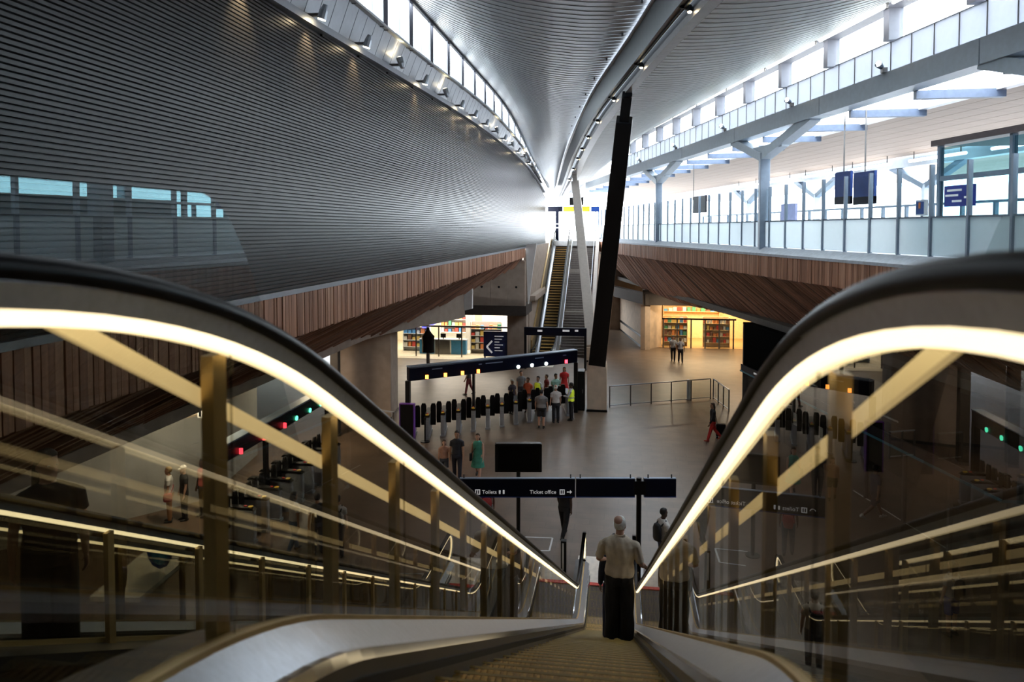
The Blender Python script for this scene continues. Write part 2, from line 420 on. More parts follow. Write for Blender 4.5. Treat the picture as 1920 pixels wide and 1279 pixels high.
SXE = [(-10, -11.2), (25.8, -11.5), (31.8, -10.82), (38.7, -8.55), (48.5, -6.5)]
SZE = [(-10, 4.5), (25.8, 4.5), (31.8, 4.5), (38.7, 5.75), (48.5, 7.0)]
se = lambda y: Vector((min(WX-.06, interp(SXE, y)), y, interp(SZE, y)))
st = lambda y: Vector((WX-.16, y, interp(FB, y)+.03))
TS = shell('trim_5', 'canted timber soffit of skewed boards under the left-hand fascia', 'trim')
mb = MB()
for a, b in zip(ys[:-1], ys[1:]):
    if b > 48: break
    mb.slab(st(a), st(b), se(b), se(a), .1)
ob('backing', mb, BACK, TS)
y = 4.0; i = 0
while y < 47.5:
    wd = random.choice((.17, .2, .24))
    if i % 6 == 4: y += .6
    sk = 2.2*(WX-se(y).x)/4.6
    A, B = st(y), st(y+wd-.02); c, d = se(max(0, y-sk)), se(max(0, y+wd-.02-sk)); th = random.uniform(.02, .16)
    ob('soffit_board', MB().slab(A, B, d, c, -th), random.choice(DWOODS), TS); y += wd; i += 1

# concrete downstand, ceilings and walls of the lower concourse on the left
CW = shell('wall_concourse_left', 'pale brown concrete downstand and walls under the left-hand soffit', 'wall')
mb = MB()
for a, b in zip(ys[:-1], ys[1:]):
    b = min(b, 38.8)
    if a >= b: break
    p, q = se(a), se(b); mb.slab((p.x, p.y, 4.3), (q.x, q.y, 4.3), q+Vector((0, 0, .05)), p+Vector((0, 0, .05)), -.5)
ob('downstand', mb, CONC, CW)
ob('pale_end_panel', MB().slab(at_y(862, 584, 39.0), at_y(887, 578, 39.0), at_y(887, 536, 39.0), at_y(862, 548, 39.0), .3), WHITE, CW)
for i in range(3):
    x0 = -9.75+i*1.17
    p = ob('concrete_panel', MB().box(x0+.01, x0+1.16, 47, 47.4, 4.1, 7.08), CONC, CW)
    ob('fixing_hole', MB().tube([(x0+.58, 46.995, 5.35), (x0+.58, 46.97, 5.35)], .08, 12), BLACK, p)
ob('bulkhead', MB().box(-11.5, -6.15, 46.8, 50, 3.45, 4.1), mat('bulkhead_dark', (.05, .04, .035), .7), CW)
ob('upper_wall', MB().box(-9.75, -6.5, 47.4, 49, 4.1, 7.08), CONC, CW)
struct('ceiling_concourse_left', MB().box(-42, -10.8, -8, 52, 4.45, 4.75), CONC, 'low concrete ceiling over the concourse behind the left gate line', 'ceiling')
struct('slab_sky_block', MB().box(-43, WX-.25, -12, 66, 7.45, 7.8), CONC, 'unseen slab added behind the slatted wall to block sky light', 'floor')  # added to stop the sky lighting the concrete and concourse below
struct('ceiling_back_left', MB().box(-42, -5.9, 50.0, 60, 4.1, 4.5), CONC, 'low ceiling of the shop beside the far escalator', 'ceiling')
struct('wall_far', MB().box(-45, 45, 112, 113, 0, 8), CONC, 'distant wall closing the concourse', 'wall')
struct('wall_side_left', MB().box(-43, -42.5, -12, 112, 0, 5), CONC, 'far left wall of the concourse', 'wall')
struct('wall_under_landing', MB().box(-40, 40, -4.5, -4.2, 0, 7.6), mat('dark_wall2', (.05, .045, .04), .8), 'dark wall under the upper landing', 'wall')
def pillar(name, label, pts, z0, z1, m, lean=(0, 0)):
    p = thing(name, label, 'pillar', (sum(q[0] for q in pts)/len(pts), sum(q[1] for q in pts)/len(pts), z0))
    ob('shaft', MB().loft([[(a, b, z0) for a, b in pts], [(a+lean[0], b+lean[1], z1) for a, b in pts]]), m, p, bevel=.04)
    ob('skirting', MB().loft([[(a+(a-p.location.x)*.03, b+(b-p.location.y)*.03, z0) for a, b in pts], [(a+(a-p.location.x)*.03, b+(b-p.location.y)*.03, z0+.12) for a, b in pts]]), STEELD, p)
    return p
pillar('concrete_pillar', 'broad pale concrete pillar left of the shop front', [(-13.3, 32.2), (-10.9, 33.0), (-11.2, 35), (-13.6, 34.2)], 0, 4.45, CONC)
pillar('concrete_pillar', 'dark slim pillar beside the broad concrete pillar', [(-12.65, 29.8), (-12.3, 29.9), (-12.35, 30.3), (-12.7, 30.2)], 0, 4.5, mat('dark_bronze', (.03, .024, .02), .6))
pillar('concrete_pillar', 'square concrete pillar between the shop front and the far escalator', [(-7.7, 48.6), (-6.35, 48.6), (-6.35, 49.6), (-7.7, 49.6)], 0, 3.45, CONC)
struct('wall_concourse_mid', MB().box(-24, -20.5, 12, 31, 0, 4.45), CONC2, 'plain grey wall block beyond the left gate line', 'wall')

# ---- right-hand platform edge: ledge, fascia, canted soffit
UPR = lambda y, off, zz: Vector((FX(y, off), y, zz))
def rbox(y0, y1, o0, o1, z0, z1):
    return MB().loft([[UPR(v, o0, z0), UPR(v, o1, z0), UPR(v, o1, z1), UPR(v, o0, z1)] for v in (y0, y1)])
RY = [2+i*2 for i in range(38)]
LE = shell('trim_6', 'white sloping ledge under the platform fence', 'trim')
ob('ledge', MB().loft([[UPR(y, .2, 8.46), UPR(y, .2, 8.1), UPR(y, -.47, 8.1), UPR(y, -.47, 8.2), UPR(y, -.05, 8.44)] for y in RY]), mat('ledge_white', (.62, .66, .72), .5), LE)
RFa = shell('trim_7', 'brown timber batten fascia under the white platform ledge', 'trim')
ob('backing', MB().loft([[UPR(y, -.38, 8.1), UPR(y, .1, 8.1), UPR(y, .1, 7.25), UPR(y, -.38, 7.25)] for y in RY]), BACK, RFa)
items = []; y = 12.0
while y < 66:
    wd = random.choice((.10, .13, .13, .17)); d = random.uniform(.03, .055)
    m = rbox(y, y+wd-.014, -.39-d, -.37, 7.25+random.uniform(-.01, .01), 8.1); items.append((m.v, m.f)); y += wd
fin_or_stuff(RFa, items[60:]+items[:60], WOODS, 'batten')
RS = shell('trim_8', 'canted timber soffit of skewed boards under the platform edge', 'trim')
rt = lambda y: UPR(y, -.38, 7.26)
rb = lambda y: UPR(y, interp([(0, 2.7), (33, 2.7), (41.5, 2.3), (52, 1.7), (66, .6)], y), interp([(0, 4.4), (42, 4.4), (50, 4.3), (58, 4.8), (66, 6.3)], y))
mb = MB()
for a, b in zip(RY[:-1], RY[1:]):
    if b > 66: break
    mb.slab(rt(a), rt(b), rb(b), rb(a), -.1)
ob('backing', mb, BACK, RS)
y = 12.0; i = 0
while y < 64.5:
    wd = random.choice((.17, .2, .24))
    if i % 14 == 4: y += .22
    A, B, c, d = rt(y), rt(y+wd-.02), rb(y-1.0), rb(y+wd-.02-1.0)
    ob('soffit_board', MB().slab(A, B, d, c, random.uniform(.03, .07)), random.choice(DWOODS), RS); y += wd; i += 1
struct('floor_platform', MB().loft([[UPR(y, .2, 8.12), UPR(y, 40, 8.12), UPR(y, 40, 7.6), UPR(y, .2, 7.6)] for y in (-9, 110)]), mat('platform', (.50, .50, .50), .6), 'pale platform behind the glass fence', 'floor')
struct('ceiling_concourse_right', MB().loft([[UPR(y, 1.5, 4.6), UPR(y, 36, 4.6), UPR(y, 36, 4.9), UPR(y, 1.5, 4.9)] for y in (-4, 66)]), mat('ceil_dark', (.10, .085, .07), .7), 'dark ceiling over the shops on the right', 'ceiling')
struct('wall_light_block', rbox(-10, 9, -.1, .2, 8.12, 16), PANELM, 'unseen grey wall added on the near platform side to hold back daylight', 'wall')  # added to cut the daylight on the near part of the slatted wall
struct('wall_side_right', MB().box(42, 42.5, -12, 112, 0, 7.6), CONC, 'far right wall of the concourse', 'wall')

# ---- fence along the platform edge
FN = thing('platform_fence', 'tall glass fence with blue-grey posts and frosted white lower panels along the platform edge', 'fence', UPR(30, 0, 8.45))
py = [17.0-1.43*5+1.43*i for i in range(42)]
for y in py:
    c = UPR(y, 0, 0); ob('post', MB().box(c.x-.055, c.x+.055, y-.05, y+.05, 8.42, 10.98), STEELB, FN)
for a, b in zip(py[:-1], py[1:]):
    ob('lower_panel', rbox(a+.06, b-.06, -.012, .012, 8.47, 9.52), GF, FN)
    if a < 52: ob('glass_pane', rbox(a+.06, b-.06, -.008, .008, 9.56, 10.9), GC, FN)
ob('mid_rail', rbox(py[0], py[-1], -.03, .03, 9.51, 9.56), STEELB, FN)

# ---- steel beam with forked columns, clerestory above it
KB = shell('trim_9', 'long blue-grey steel beam carried on forked columns', 'beam')
for i in range(9):
    a, b = 4+i*7.6, 4+i*7.6+7.56
    ob('beam_length', rbox(a, b, -.32, .32, 13.24, 13.88), PALEB, KB)
cols = [(16.2,), (31.9,), (47.6,)]
for (y,), nm in zip(cols, ('near', 'tall middle', 'distant')):
    c = UPR(y, 0, 8.1)
    t = thing('forked_column', 'blue-grey forked steel column under the long beam, ' + {'near': 'beside the escalator at the right edge', 'tall middle': 'rising behind the middle of the fence', 'distant': 'farthest along the fence'}[nm], 'column', c)
    ob('shaft', MB().box(c.x-.2, c.x+.2, y-.22, y+.22, 8.12, 12.45), STEELB, t, bevel=.02)
    for dy in (-4.2, 3.2):
        e = UPR(y+dy, 0, 13.35); ob('fork_arm', MB().bar((c.x, y, 12.3), e, .36, .42, (1, 0, 0)), PALEB, t)
    ob('tie', MB().bar(UPR(y-1.9, 0, 12.62), UPR(y+1.5, 0, 12.66), .3, .2), PALEB, t)
W2 = shell('window_2', 'right-hand clerestory with white upright panels below bright glass', 'window')
y = 4.0; i = 0
while y < 60:
    ob('panel', rbox(y+.01, y+.94, -.03, .03, 13.88, 14.82 if i > 15 else 15.75), PANW, W2)
    ob('seam', rbox(y-.008, y+.008, -.045, .03, 13.88, 14.82 if i > 15 else 15.75), STEELD, W2)
    y += .96; i += 1
y = 19.4
while y < 60:
    ob('pane', rbox(y+.3, y+3.4, -.006, .006, 14.85, 15.75), GC, W2)
    ob('fin', rbox(y, y+.28, -.3, .1, 14.82, 15.78), FINM, W2); y += 3.45
ob('head', rbox(2, 66, -.45, .1, 15.74, 15.9), FINM, W2)
ob('panel_cap', rbox(19.4, 60, -.05, .05, 14.82, 14.85), FINM, W2)
LT = thing('light_tube', 'slim white light tube running along the edge of the right-hand roof', 'light', UPR(30, -.8, 15.6))
for i in range(14):
    a = 6+i*4.0; f = UPR(a+.1, -.8, 15.60); g = UPR(a+3.8, -.8, 15.60)
    ob('tube', MB().tube([f, g], .055, 8), LEDW, LT)
    ob('tube_clamp', MB().bar(f+Vector((0, 0, -.08)), f+Vector((0, 0, .3)), .06, .1), STEELD, LT)
for i, y in enumerate((17.3, 23.0, 28.8, 35.5, 43, 51)):
    c = UPR(y, -.33, 13.95)
    t = thing('beam_spotlight', ORD[i] + ' small grey spotlight from the right along the top of the blue-grey beam', 'spotlight', c, 'spots on the beam')
    ob('clamp', MB().cbox(c, .14, .2, .14), STEELD, t)
    h = ob('lamp_head', MB().tube([c+Vector((-.05, .05, .1)), c+Vector((-.2, -.1, .18))], [.07, .11], 10), STEELB, t)
    ob('lens', MB().tube([c+Vector((-.2, -.1, .18)), c+Vector((-.205, -.104, .182))], .09, 10), SPOTM, h)

# ---- platform canopy beyond
PC = shell('ceiling_canopy', 'beige slatted platform canopy beyond the long beam', 'ceiling')
def canopy(o0, z0, o1, z1, par, m, n=9):
    for i in range(n):
        s, e = i/n, (i+1)/n-.004
        a0, a1 = o0+(o1-o0)*s, o0+(o1-o0)*e; b0, b1 = z0+(z1-z0)*s, z0+(z1-z0)*e
        ob('soffit_strip', MB().loft([[UPR(y, a0, b0), UPR(y, a1, b1), UPR(y, a1, b1+.12), UPR(y, a0, b0+.12)] for y in (2, 90)]), m, par)
canopy(2.6, 13.25, 8.6, 12.7, PC, BEIGE)
canopy(13.5, 13.0, 19, 12.5, PC, BEIGE, 7)
for i in range(20):
    y = 9+i*3.4
    ob('cross_beam', MB().bar(UPR(y, .3, 13.12), UPR(y, 2.7, 13.12), .25, .24), mat('dark_blue_steel', (.12, .16, .24), .5), PC)
ob('gutter', MB().loft([[UPR(y, 2.4, 13.2), UPR(y, 2.7, 13.2), UPR(y, 2.7, 13.5), UPR(y, 2.4, 13.5)] for y in (2, 90)]), WHITEM, PC)
ob('far_beam', MB().loft([[UPR(y, 8.7, 12.2), UPR(y, 9.2, 12.2), UPR(y, 9.2, 12.8), UPR(y, 8.7, 12.8)] for y in (2, 90)]), PALEB, PC)
for i in range(9):
    y = 12+i*5
    t = thing('canopy_light', ORD[i] + ' white tube light from the right hung under the platform canopy', 'light', UPR(y, 8.0, 12.3), 'canopy tube lights')
    ob('tube', MB().tube([UPR(y, 8.0, 12.35), UPR(y+3.6, 8.0, 12.35)], .07, 8), LEDW, t)
    for d in (.3, 3.3): ob('hanger', MB().bar(UPR(y+d, 8.0, 12.35), UPR(y+d, 8.0, 12.78), .04, .04), STEELD, t)
for j, y in enumerate((16, 26, 36, 46, 56)):
    c = UPR(y, 9, 8.1)
    t = thing('platform_column', ORD[j] + ' slim forked column from the right on the platform behind the fence', 'column', c, 'platform columns')
    ob('shaft', MB().box(c.x-.16, c.x+.16, y-.18, y+.18, 8.12, 11.3), PALEB, t)
    for dy in (-2.6, 2.6): ob('fork_arm', MB().bar((c.x, y, 11.2), UPR(y+dy, 9, 12.3), .26, .3, (1, 0, 0)), STEELB, t)

# unseen downlights added to brighten the lower concourse
k = 0
for (x, y) in ((-12.6, 12), (-12.6, 20), (-12.8, 28), (-14.5, 24)):
    t = thing('added_downlight', 'added unseen downlight in the low ceiling behind the left gate line', 'ceiling light', (x, y, 4.4), 'added downlights over the left concourse')
    ob('rim', MB().tube([(x, y, 4.45), (x, y, 4.40)], .28, 16), STEELD, t); ob('lens', MB().tube([(x, y, 4.40), (x, y, 4.395)], .24, 16), mat('downlight', (1, .9, .75), .5, emit=(1, .84, .62), es=20), t)
    lamp('downlight', 'AREA', (x, y, 4.37), 170, (1, .82, .6), shape='DISK', size=.5)
for (x, y) in ((9, 40), (7.5, 48), (3.5, 53), (12.5, 30), (13.5, 22)):
    t = thing('added_downlight', 'added unseen downlight in the dark ceiling over the right-hand concourse', 'ceiling light', (x, y, 4.5), 'added downlights over the right concourse')
    ob('rim', MB().tube([(x, y, 4.6), (x, y, 4.54)], .28, 16), STEELD, t); ob('lens', MB().tube([(x, y, 4.54), (x, y, 4.535)], .24, 16), MATS['downlight'], t)
    lamp('downlight', 'AREA', (x, y, 4.5), 170, (1, .80, .56), shape='DISK', size=.5)

# second fence on the far side of the platform
F2 = thing('platform_fence', 'pale distant fence of slim posts on the far side of the platform', 'fence', UPR(30, 7.0, 8.12))
y = 10.0; k = 0
while y < 60:
    ob('post', rbox(y-.06, y+.06, 6.95, 7.07, 8.12, 10.3), STEELB, F2)
    ob('panel', rbox(y+.08, y+1.64, 7.0, 7.02, 8.2, 9.3), GF, F2); y += 1.72
ob('top_rail', rbox(10, 60, 6.96, 7.06, 10.2, 10.3), STEELB, F2); ob('mid_rail', rbox(10, 60, 6.96, 7.06, 9.3, 9.36), STEELB, F2)

# ================================================================== leaning roof columns
def leaning(label, base, plinth_h, pw, top, m, pm, w0, w1):
    t = thing('leaning_column', label, 'column', base)
    b = Vector(base)
    ob('plinth', MB().loft([[(b.x+a*pw/2*s, b.y+c*pw/2*s, zz) for a, c in ((-1,-1),(1,-1),(1,1),(-1,1))] for zz, s in ((.1, 1), (plinth_h-.25, 1), (plinth_h, .94))]), pm, t, bevel=.03)
    ob('plinth_base', MB().cbox((b.x, b.y, .05), pw*1.06, pw*1.06, .1), BLACK, t)
    p = Vector((b.x, b.y, plinth_h-.05)); q = Vector(top)
    ob('shaft', MB().bar(p, p.lerp(q, .93), w0, w0, (0, 1, 0), w1, w1), m, t, bevel=.03)
    ob('top_joint', MB().bar(p.lerp(q, .93), q, w1*.6, w1*.6, (0, 1, 0)), m, t)
    ob('top_bracket', MB().bar(q-Vector((0, .5, .05)), q+Vector((0, .5, -.05)), .35, .2), m, t)
PB = at_z(1119, 772)
leaning('black leaning roof column on a tall pale concrete plinth', (PB.x, PB.y+.45, 0), 2.45, .98, tuple(at_y(1176, 178, 27.5)), DARKC, CONC2, .86, .62)
q = at_y(1077, 324, 60); pb = at_y(1110, 700, 50)
leaning('slender cream leaning roof column behind the black one', (pb.x, 50, 0), 1.0, .9, tuple(q), CREAMC, CONC2, .72, .62)

# ================================================================== escalators
T30 = .55; RISE = LANDZ; RUN = RISE/T30; TF_ = .75
def prof(u):
    if u < -TF_: return RISE
    if u < TF_: return RISE - T30*(u+TF_)**2/(4*TF_)
    if u < RUN-TF_: return RISE - T30*u
    if u < RUN+TF_: return T30*(RUN+TF_-u)**2/(4*TF_)
    return 0.0
UA, UB = -2.6, RUN+2.85
def usamp(a, b):
    s = [a, b] + [TF_*k/7 for k in range(-7, 8)] + [RUN+TF_*k/7 for k in range(-7, 8)] + [RUN*k/12 for k in range(1, 12)]
    return sorted({round(v, 4) for v in s if a <= v <= b})
def sweep(sec, a, b): return MB().loft([[(x, u, prof(u)+h) for x, h in sec] for u in usamp(a, b)])
def loop_path(h, r, hb=.22):
    pts = []
    for k in range(9): a = math.pi*(1.5-k/8); pts.append((UA - r*math.sin(a-math.pi/2)*0 + r*math.cos(a)*1.0, RISE+h-r+r*math.sin(a)))
    pts = [(y, z) for y, z in pts]
    for u in usamp(UA, UB): pts.append((u, prof(u)+h))
    for k in range(9): a = math.pi*(.5-k/8); pts.append((UB+r*math.cos(a), h-r+r*math.sin(a)))
    return pts
def path_sweep(pts, sec):
    secs = []
    for i, (y, z) in enumerate(pts):
        a, b = pts[max(i-1, 0)], pts[min(i+1, len(pts)-1)]
        d = Vector((0, b[0]-a[0], b[1]-a[1])).normalized(); n = Vector((0, -d.z, d.y))
        secs.append([Vector((x, y, z)) + n*h for x, h in sec])
    return MB().loft(secs)
def ring(cx, w, h0, h1):        # rounded section
    return [(cx-w/2, h0), (cx+w/2, h0), (cx+w/2, h0+(h1-h0)*.6), (cx+w*.32, h1), (cx-w*.32, h1), (cx-w/2, h0+(h1-h0)*.6)]
def step_meshes():
    D = .40; m = MB(); m.box(-.5, .5, -D, 0, -.03, 0)
    for i in range(30):
        x = -.49+i*.0338; m.box(x, x+.016, -D, -.004, 0, .012)
    r = MB(); r.box(-.5, .5, -.03, -.002, -.22, -.03)
    for i in range(30):
        x = -.49+i*.0338; r.box(x, x+.016, -.004, .006, -.22, -.02)
    e = MB(); e.box(-.5, .5, -.012, .007, .0121, .0135); e.box(-.5, -.465, -D, -.03, .0121, .0135); e.box(.465, .5, -D, -.03, .0121, .0135)
    return m.mesh('tread', TREAD), r.mesh('riser', RISER), e.mesh('edge_line', EDGE)
ST = step_meshes()
def escalator(label, xc, ytop, flip, post_du, post_u0, phase=.1, detail=True, reflected_led=False):
    E = thing('escalator', label, 'escalator', (0, 0, 0))
    U0 = -2.0
    k = 0; u = UA+.3+phase; prev = None
    while u < RUN+2.2:
        s = link('step', ST[0], E); s.location = (0, u, prof(u)-.012)
        r = link('riser', ST[1], s); r.location = (0, 0, 0)
        if detail: e = link('edge_line', ST[2], s); e.location = (0, 0, 0)
        u += .3464 if -TF_ < u < RUN else .40
    for sd in (-1, 1):
        B = ob('balustrade', sweep([(sd*.505, -.06), (sd*.505, .13), (sd*.53, .155), (sd*.535, .155), (sd*.535, -.1)], U0, UB-.3), STEELD, E)
        B.data.name = 'skirt'
        ob('skirt_strip', sweep([(sd*.498, .125), (sd*.535, .125), (sd*.535, .158), (sd*.51, .158)], U0, UB-.3), CHROME, B)
        ob('brush_guard', sweep([(sd*.485, .04), (sd*.506, .04), (sd*.506, .075), (sd*.49, .075)], U0, UB-.4), BLACK, B)
        ob('rail_lip', path_sweep(loop_path(.999, .354), [(sd*(.662-.036)+a, b) for a, b in ((-.006, -.006), (.006, -.006), (.006, .006), (-.006, .006))]), CHROME, B)
        ob('inner_deck', sweep([(sd*.53, .15), (sd*.642, .235), (sd*.642, .10), (sd*.54, .10)], UA-.1, UB+.1), STEEL, B)
        ob('glass_seat', sweep([(sd*.642, .10), (sd*.642, .25), (sd*.682, .25), (sd*.682, .10)], UA-.2, UB+.2), BRASS if detail else STEEL, B)
        ob('outer_deck', sweep([(sd*.682, .22), (sd*.90, .20), (sd*.90, .12), (sd*.682, .12)], UA-.2, UB+.2), STEELD, B)
        ob('cladding', sweep([(sd*.88, .13), (sd*.90, .13), (sd*.90, -.95), (sd*.88, -.95)], UA-.2, RUN+1.2), mat('dark_cladding', (.02, .02, .021), .45, .3) if detail else BRASS, B)
        ob('handrail', path_sweep(loop_path(1.035, .39), [(sd*.662+a, b) for a, b in ((-.044, -.040), (.044, -.040), (.047, -.016), (.034, 0), (-.034, 0), (-.047, -.016))]), RUBBER, B, smooth=True)
        ob('handrail_guide', path_sweep(loop_path(.995, .35), [(sd*.662+a, b) for a, b in ((-.026, -.042), (.026, -.042), (.036, 0), (-.036, 0))]), STEEL if detail else CHROME, B)
        ob('light_strip', path_sweep(loop_path(.953, .308), [(sd*.662+a, b) for a, b in ((-.024, -.026), (.024, -.026), (.024, 0), (-.024, 0))]), LED if detail else CHROME, B)
        if reflected_led: ob('strip_reflection', MB().loft([[(sd*.726, u, RISE-T30*u+.745), (sd*.742, u, RISE-T30*u+.745), (sd*.742, u, RISE-T30*u+.785), (sd*.726, u, RISE-T30*u+.785)] for u in (-.38, RUN-.3)]), LEDREF, B)  # straight glowing bar put in as a reflection seen in the glass
        bounds = [UA]; v = post_u0
        while v < UB-.4: bounds.append(v); v += post_du*2
        bounds.append(UB+.33)
        for a, b in zip(bounds[:-1], bounds[1:]):
            us = [a+.004] + [v for v in usamp(a, b) if a+.02 < v < b-.02] + [b-.004]
            if b > UB:
                us = [v for v in us if v < UB] + [UB + .33*k/6 for k in range(7)]
            def top(v):
                if v <= UB: return .94
                return .6 + math.sqrt(max(0, .30**2 - (v-UB)**2*.8))
            secs = [[(sd*.656, v, prof(v)+.2), (sd*.668, v, prof(v)+.2), (sd*.668, v, prof(v)+top(v)), (sd*.656, v, prof(v)+top(v))] for v in us]
            ob('glass_panel', MB().loft(secs), GB, B)
        v = post_u0
        while detail and v < UB-.3:
            zz = prof(v)
            ob('post', MB().box(sd*.69 if sd > 0 else -.722, sd*.69 if sd < 0 else .722, v-.028, v+.028, zz+.12, zz+.925), BRASS, B)
            v += post_du
    ob('comb_line', MB().box(-.5, .5, RUN+2.06, RUN+2.2, .004, .02), RED, E)
    ob('comb_plate', MB().box(-.86, .86, RUN+2.2, RUN+3.7, -.02, .012), mat('pale_plate', (.88, .80, .72), .5), E)
    ob('top_plate', MB().box(-.86, .86, UA-1.2, UA+.35, RISE-.04, RISE+.002), STEELD, E)
    ob('underside', sweep([(-.84, -.95), (.84, -.95), (.84, -.9), (-.84, -.9)], UA, RUN+.2), mat('dark_cladding', (.02, .02, .021)), E)
    for c in E.children: c.location = Vector(c.location)
    E.location = (xc, ytop, 0)
    if flip: E.rotation_euler = (0, 0, math.pi)
    return E
YT = 1.345; XC = -.25
escalator('near glass escalator running down from the camera with lit handrails', XC, YT, False, .68, .22, reflected_led=True)
escalator('second glass escalator to the left, with lit handrails, carrying a person in black', -3.85, .76, False, .95, .35, .2)
escalator('far escalator rising beside the cream column to the upper level', -5.25, 49.0+1.9+RUN, True, 1.4, .7, .0, detail=False)

# stairs between the two near escalators and beside the far one
def stairs(label, x0, x1, ytop, flip, m, riser, landings, rails=True):
    S = thing('staircase', label, 'stairs', (0, 0, 0))
    n = 48; r = RISE/n; d = RUN/n
    for i in range(n):
        u = (i)*d; zz = RISE-(i+1)*r
        s = ob('step', MB().box(x0, x1, u, u+d+.02, zz-.35 if zz > .35 else 0, zz), riser if i in landings else m, S)
        ob('nosing', MB().box(x0, x1, u+d-.02, u+d+.022, zz, zz+.012), riser, s)
    for x in (x0+.06, x1-.06) if rails else ():
        ob('handrail', MB().tube([(x, -.2, RISE+.95), (x, 0, RISE+.95), (x, RUN, .95), (x, RUN+.4, .95)], .025, 8), STEEL, S)
        for k in range(12):
            u = RUN*k/11; ob('baluster', MB().tube([(x, u, RISE-u*T30-.2), (x, u, RISE-u*T30+.95)], .014, 6), STEEL, S)
    S.location = (0, ytop, 0)
    if flip: S.rotation_euler = (0, 0, math.pi)
    return S
DST = mat('dark_granite', (.035, .033, .031), .6); GST = mat('stair_stone', (.17, .15, .14), .6); LST = mat('pale_nosing', (.34, .31, .28), .6)
stairs('dark granite staircase between the two near escalators', -2.9, -1.18, .3, False, DST, DST, (), False)
s2 = stairs('grey stone staircase with pale landings beside the far escalator', 2.25, 4.3, 49.6+1.4+RUN, True, GST, LST, (13, 14, 30, 31))
struct('floor_far_landing', MB().box(-9, 4, 64.6, 112, 7.7, 8.15), mat('platform', (.42, .42, .42)), 'upper landing at the head of the far escalator', 'floor')
ob_ = shell('wall_far_stairs', 'white and cream side walls of the far stairs and escalator', 'wall')
ob('white_side_wall', MB().prism([at_y(986, 459, 48.2), at_y(1006, 456, 48.2), at_y(999, 505, 48.2), at_y(990, 580, 48.2)], (0, 0, 0), (0, .25, 0)), WHITE, ob_)
ob('bronze_side', MB().prism([(-6.15, 50.3, 0), (-6.15, 66, 8.2), (-6.15, 66, 9.35), (-6.15, 51.3, 1.8), (-6.15, 50.3, 1.3)], (-.12, 0, 0), (0, 0, 0)), mat('bronze_glass', (.42, .29, .13), .3, .5), ob_)
ob('backing_wall', MB().box(-6.7, -6.3, 49.7, 66, 0, 8.0), CONC, ob_)
ob('right_side_wall', MB().prism([(-2.15, 50.2, 0), (-2.15, 66, 8.0), (-2.15, 66, 9.0), (-2.15, 50.2, .9)], (0, 0, 0), (.3, 0, 0)), CREAMC, ob_)
ob('pale_block', MB().box(-1.7, 2.2, 66, 66.4, 0, 7.8), CONC, ob_)

# glass guards at the head of the near escalators
def guard(label, x, y0, y1):
    G = thing('glass_guard', label, 'glass screen', (x, y0, LANDZ))
    pts = [(x, y0, LANDZ), (x, y1+.6, LANDZ-.9)]
    for k in range(9):
        a = k/8; pts.append((x, y1+.6 - (1.35)*a**.8*.75, LANDZ-.35+1.54*math.sin(a*math.pi/2)))
    pts.append((x, y0, LANDZ+1.19))
    ob('pane', MB().prism(pts, (-.008, 0, 0), (.008, 0, 0)), GG, G)
    ob('foot_channel', MB().box(x-.03, x+.03, y0, .5, LANDZ-.05, LANDZ+.12), STEEL, G)
guard('curved glass guard left of the near escalator', -1.62, -2.5, 3.0)
guard('curved glass guard right of the near escalator', 1.30, -2.5, 2.9)

# ================================================================== gate lines
def gate_proto(label, group):
    g = thing('ticket_gate', label, 'ticket gate', (0, 0, 0), group)
    ob('cabinet', MB().box(-.09, .09, -.75, .75, .08, .98), STEEL, g, bevel=.02)
    ob('plinth', MB().box(-.11, .11, -.78, .78, 0, .08), STEEL, g)
    c = ob('top_cover', MB().prism([(-.11, -.78, .98), (-.11, .78, .98), (-.11, .7, 1.06), (-.11, -.6, 1.06)], (0, 0, 0), (.22, 0, 0)), BLACK, g)
    ob('card_reader', MB().tube([(0, -.62, 1.04), (0, -.62, 1.075)], .075, 12), YEL, c)
    ob('status_light', MB().box(-.03, .03, -.5, -.42, 1.06, 1.09), RED, c)
    for sd in (-1, 1):
        ob('paddle', MB().prism([(sd*.095, 0, .45), (sd*.32, 0, .45), (sd*.335, 0, .6), (sd*.335, 0, 1.3), (sd*.29, 0, 1.42), (sd*.14, 0, 1.42), (sd*.095, 0, 1.3)], (0, -.03, 0), (0, .03, 0)), BLACK, g)
    ob('front_panel', MB().box(-.07, .07, -.765, -.75, .15, .8), STEEL, g)
    return g
GP = gate_proto('slim ticket gate with black paddles in the row under the main blue header', 'gates of the main gate line')
GA, GBp = at_z(768, 826), at_z(1062, 778)
dirv = (GBp-GA); Ln = dirv.length; dirv.normalize(); ang = math.atan2(dirv.y, dirv.x)
n = int(Ln/.70)
for i in range(n+1):
    g = GP if i == 0 else copy_tree(GP)
    g['label'] = ORD[i] + ' slim ticket gate from the left in the row under the orange-lit blue header'
    g.location = GA + dirv*(i*Ln/n) + Vector((0, .5, 0)); g.rotation_euler = (0, 0, R_(10))
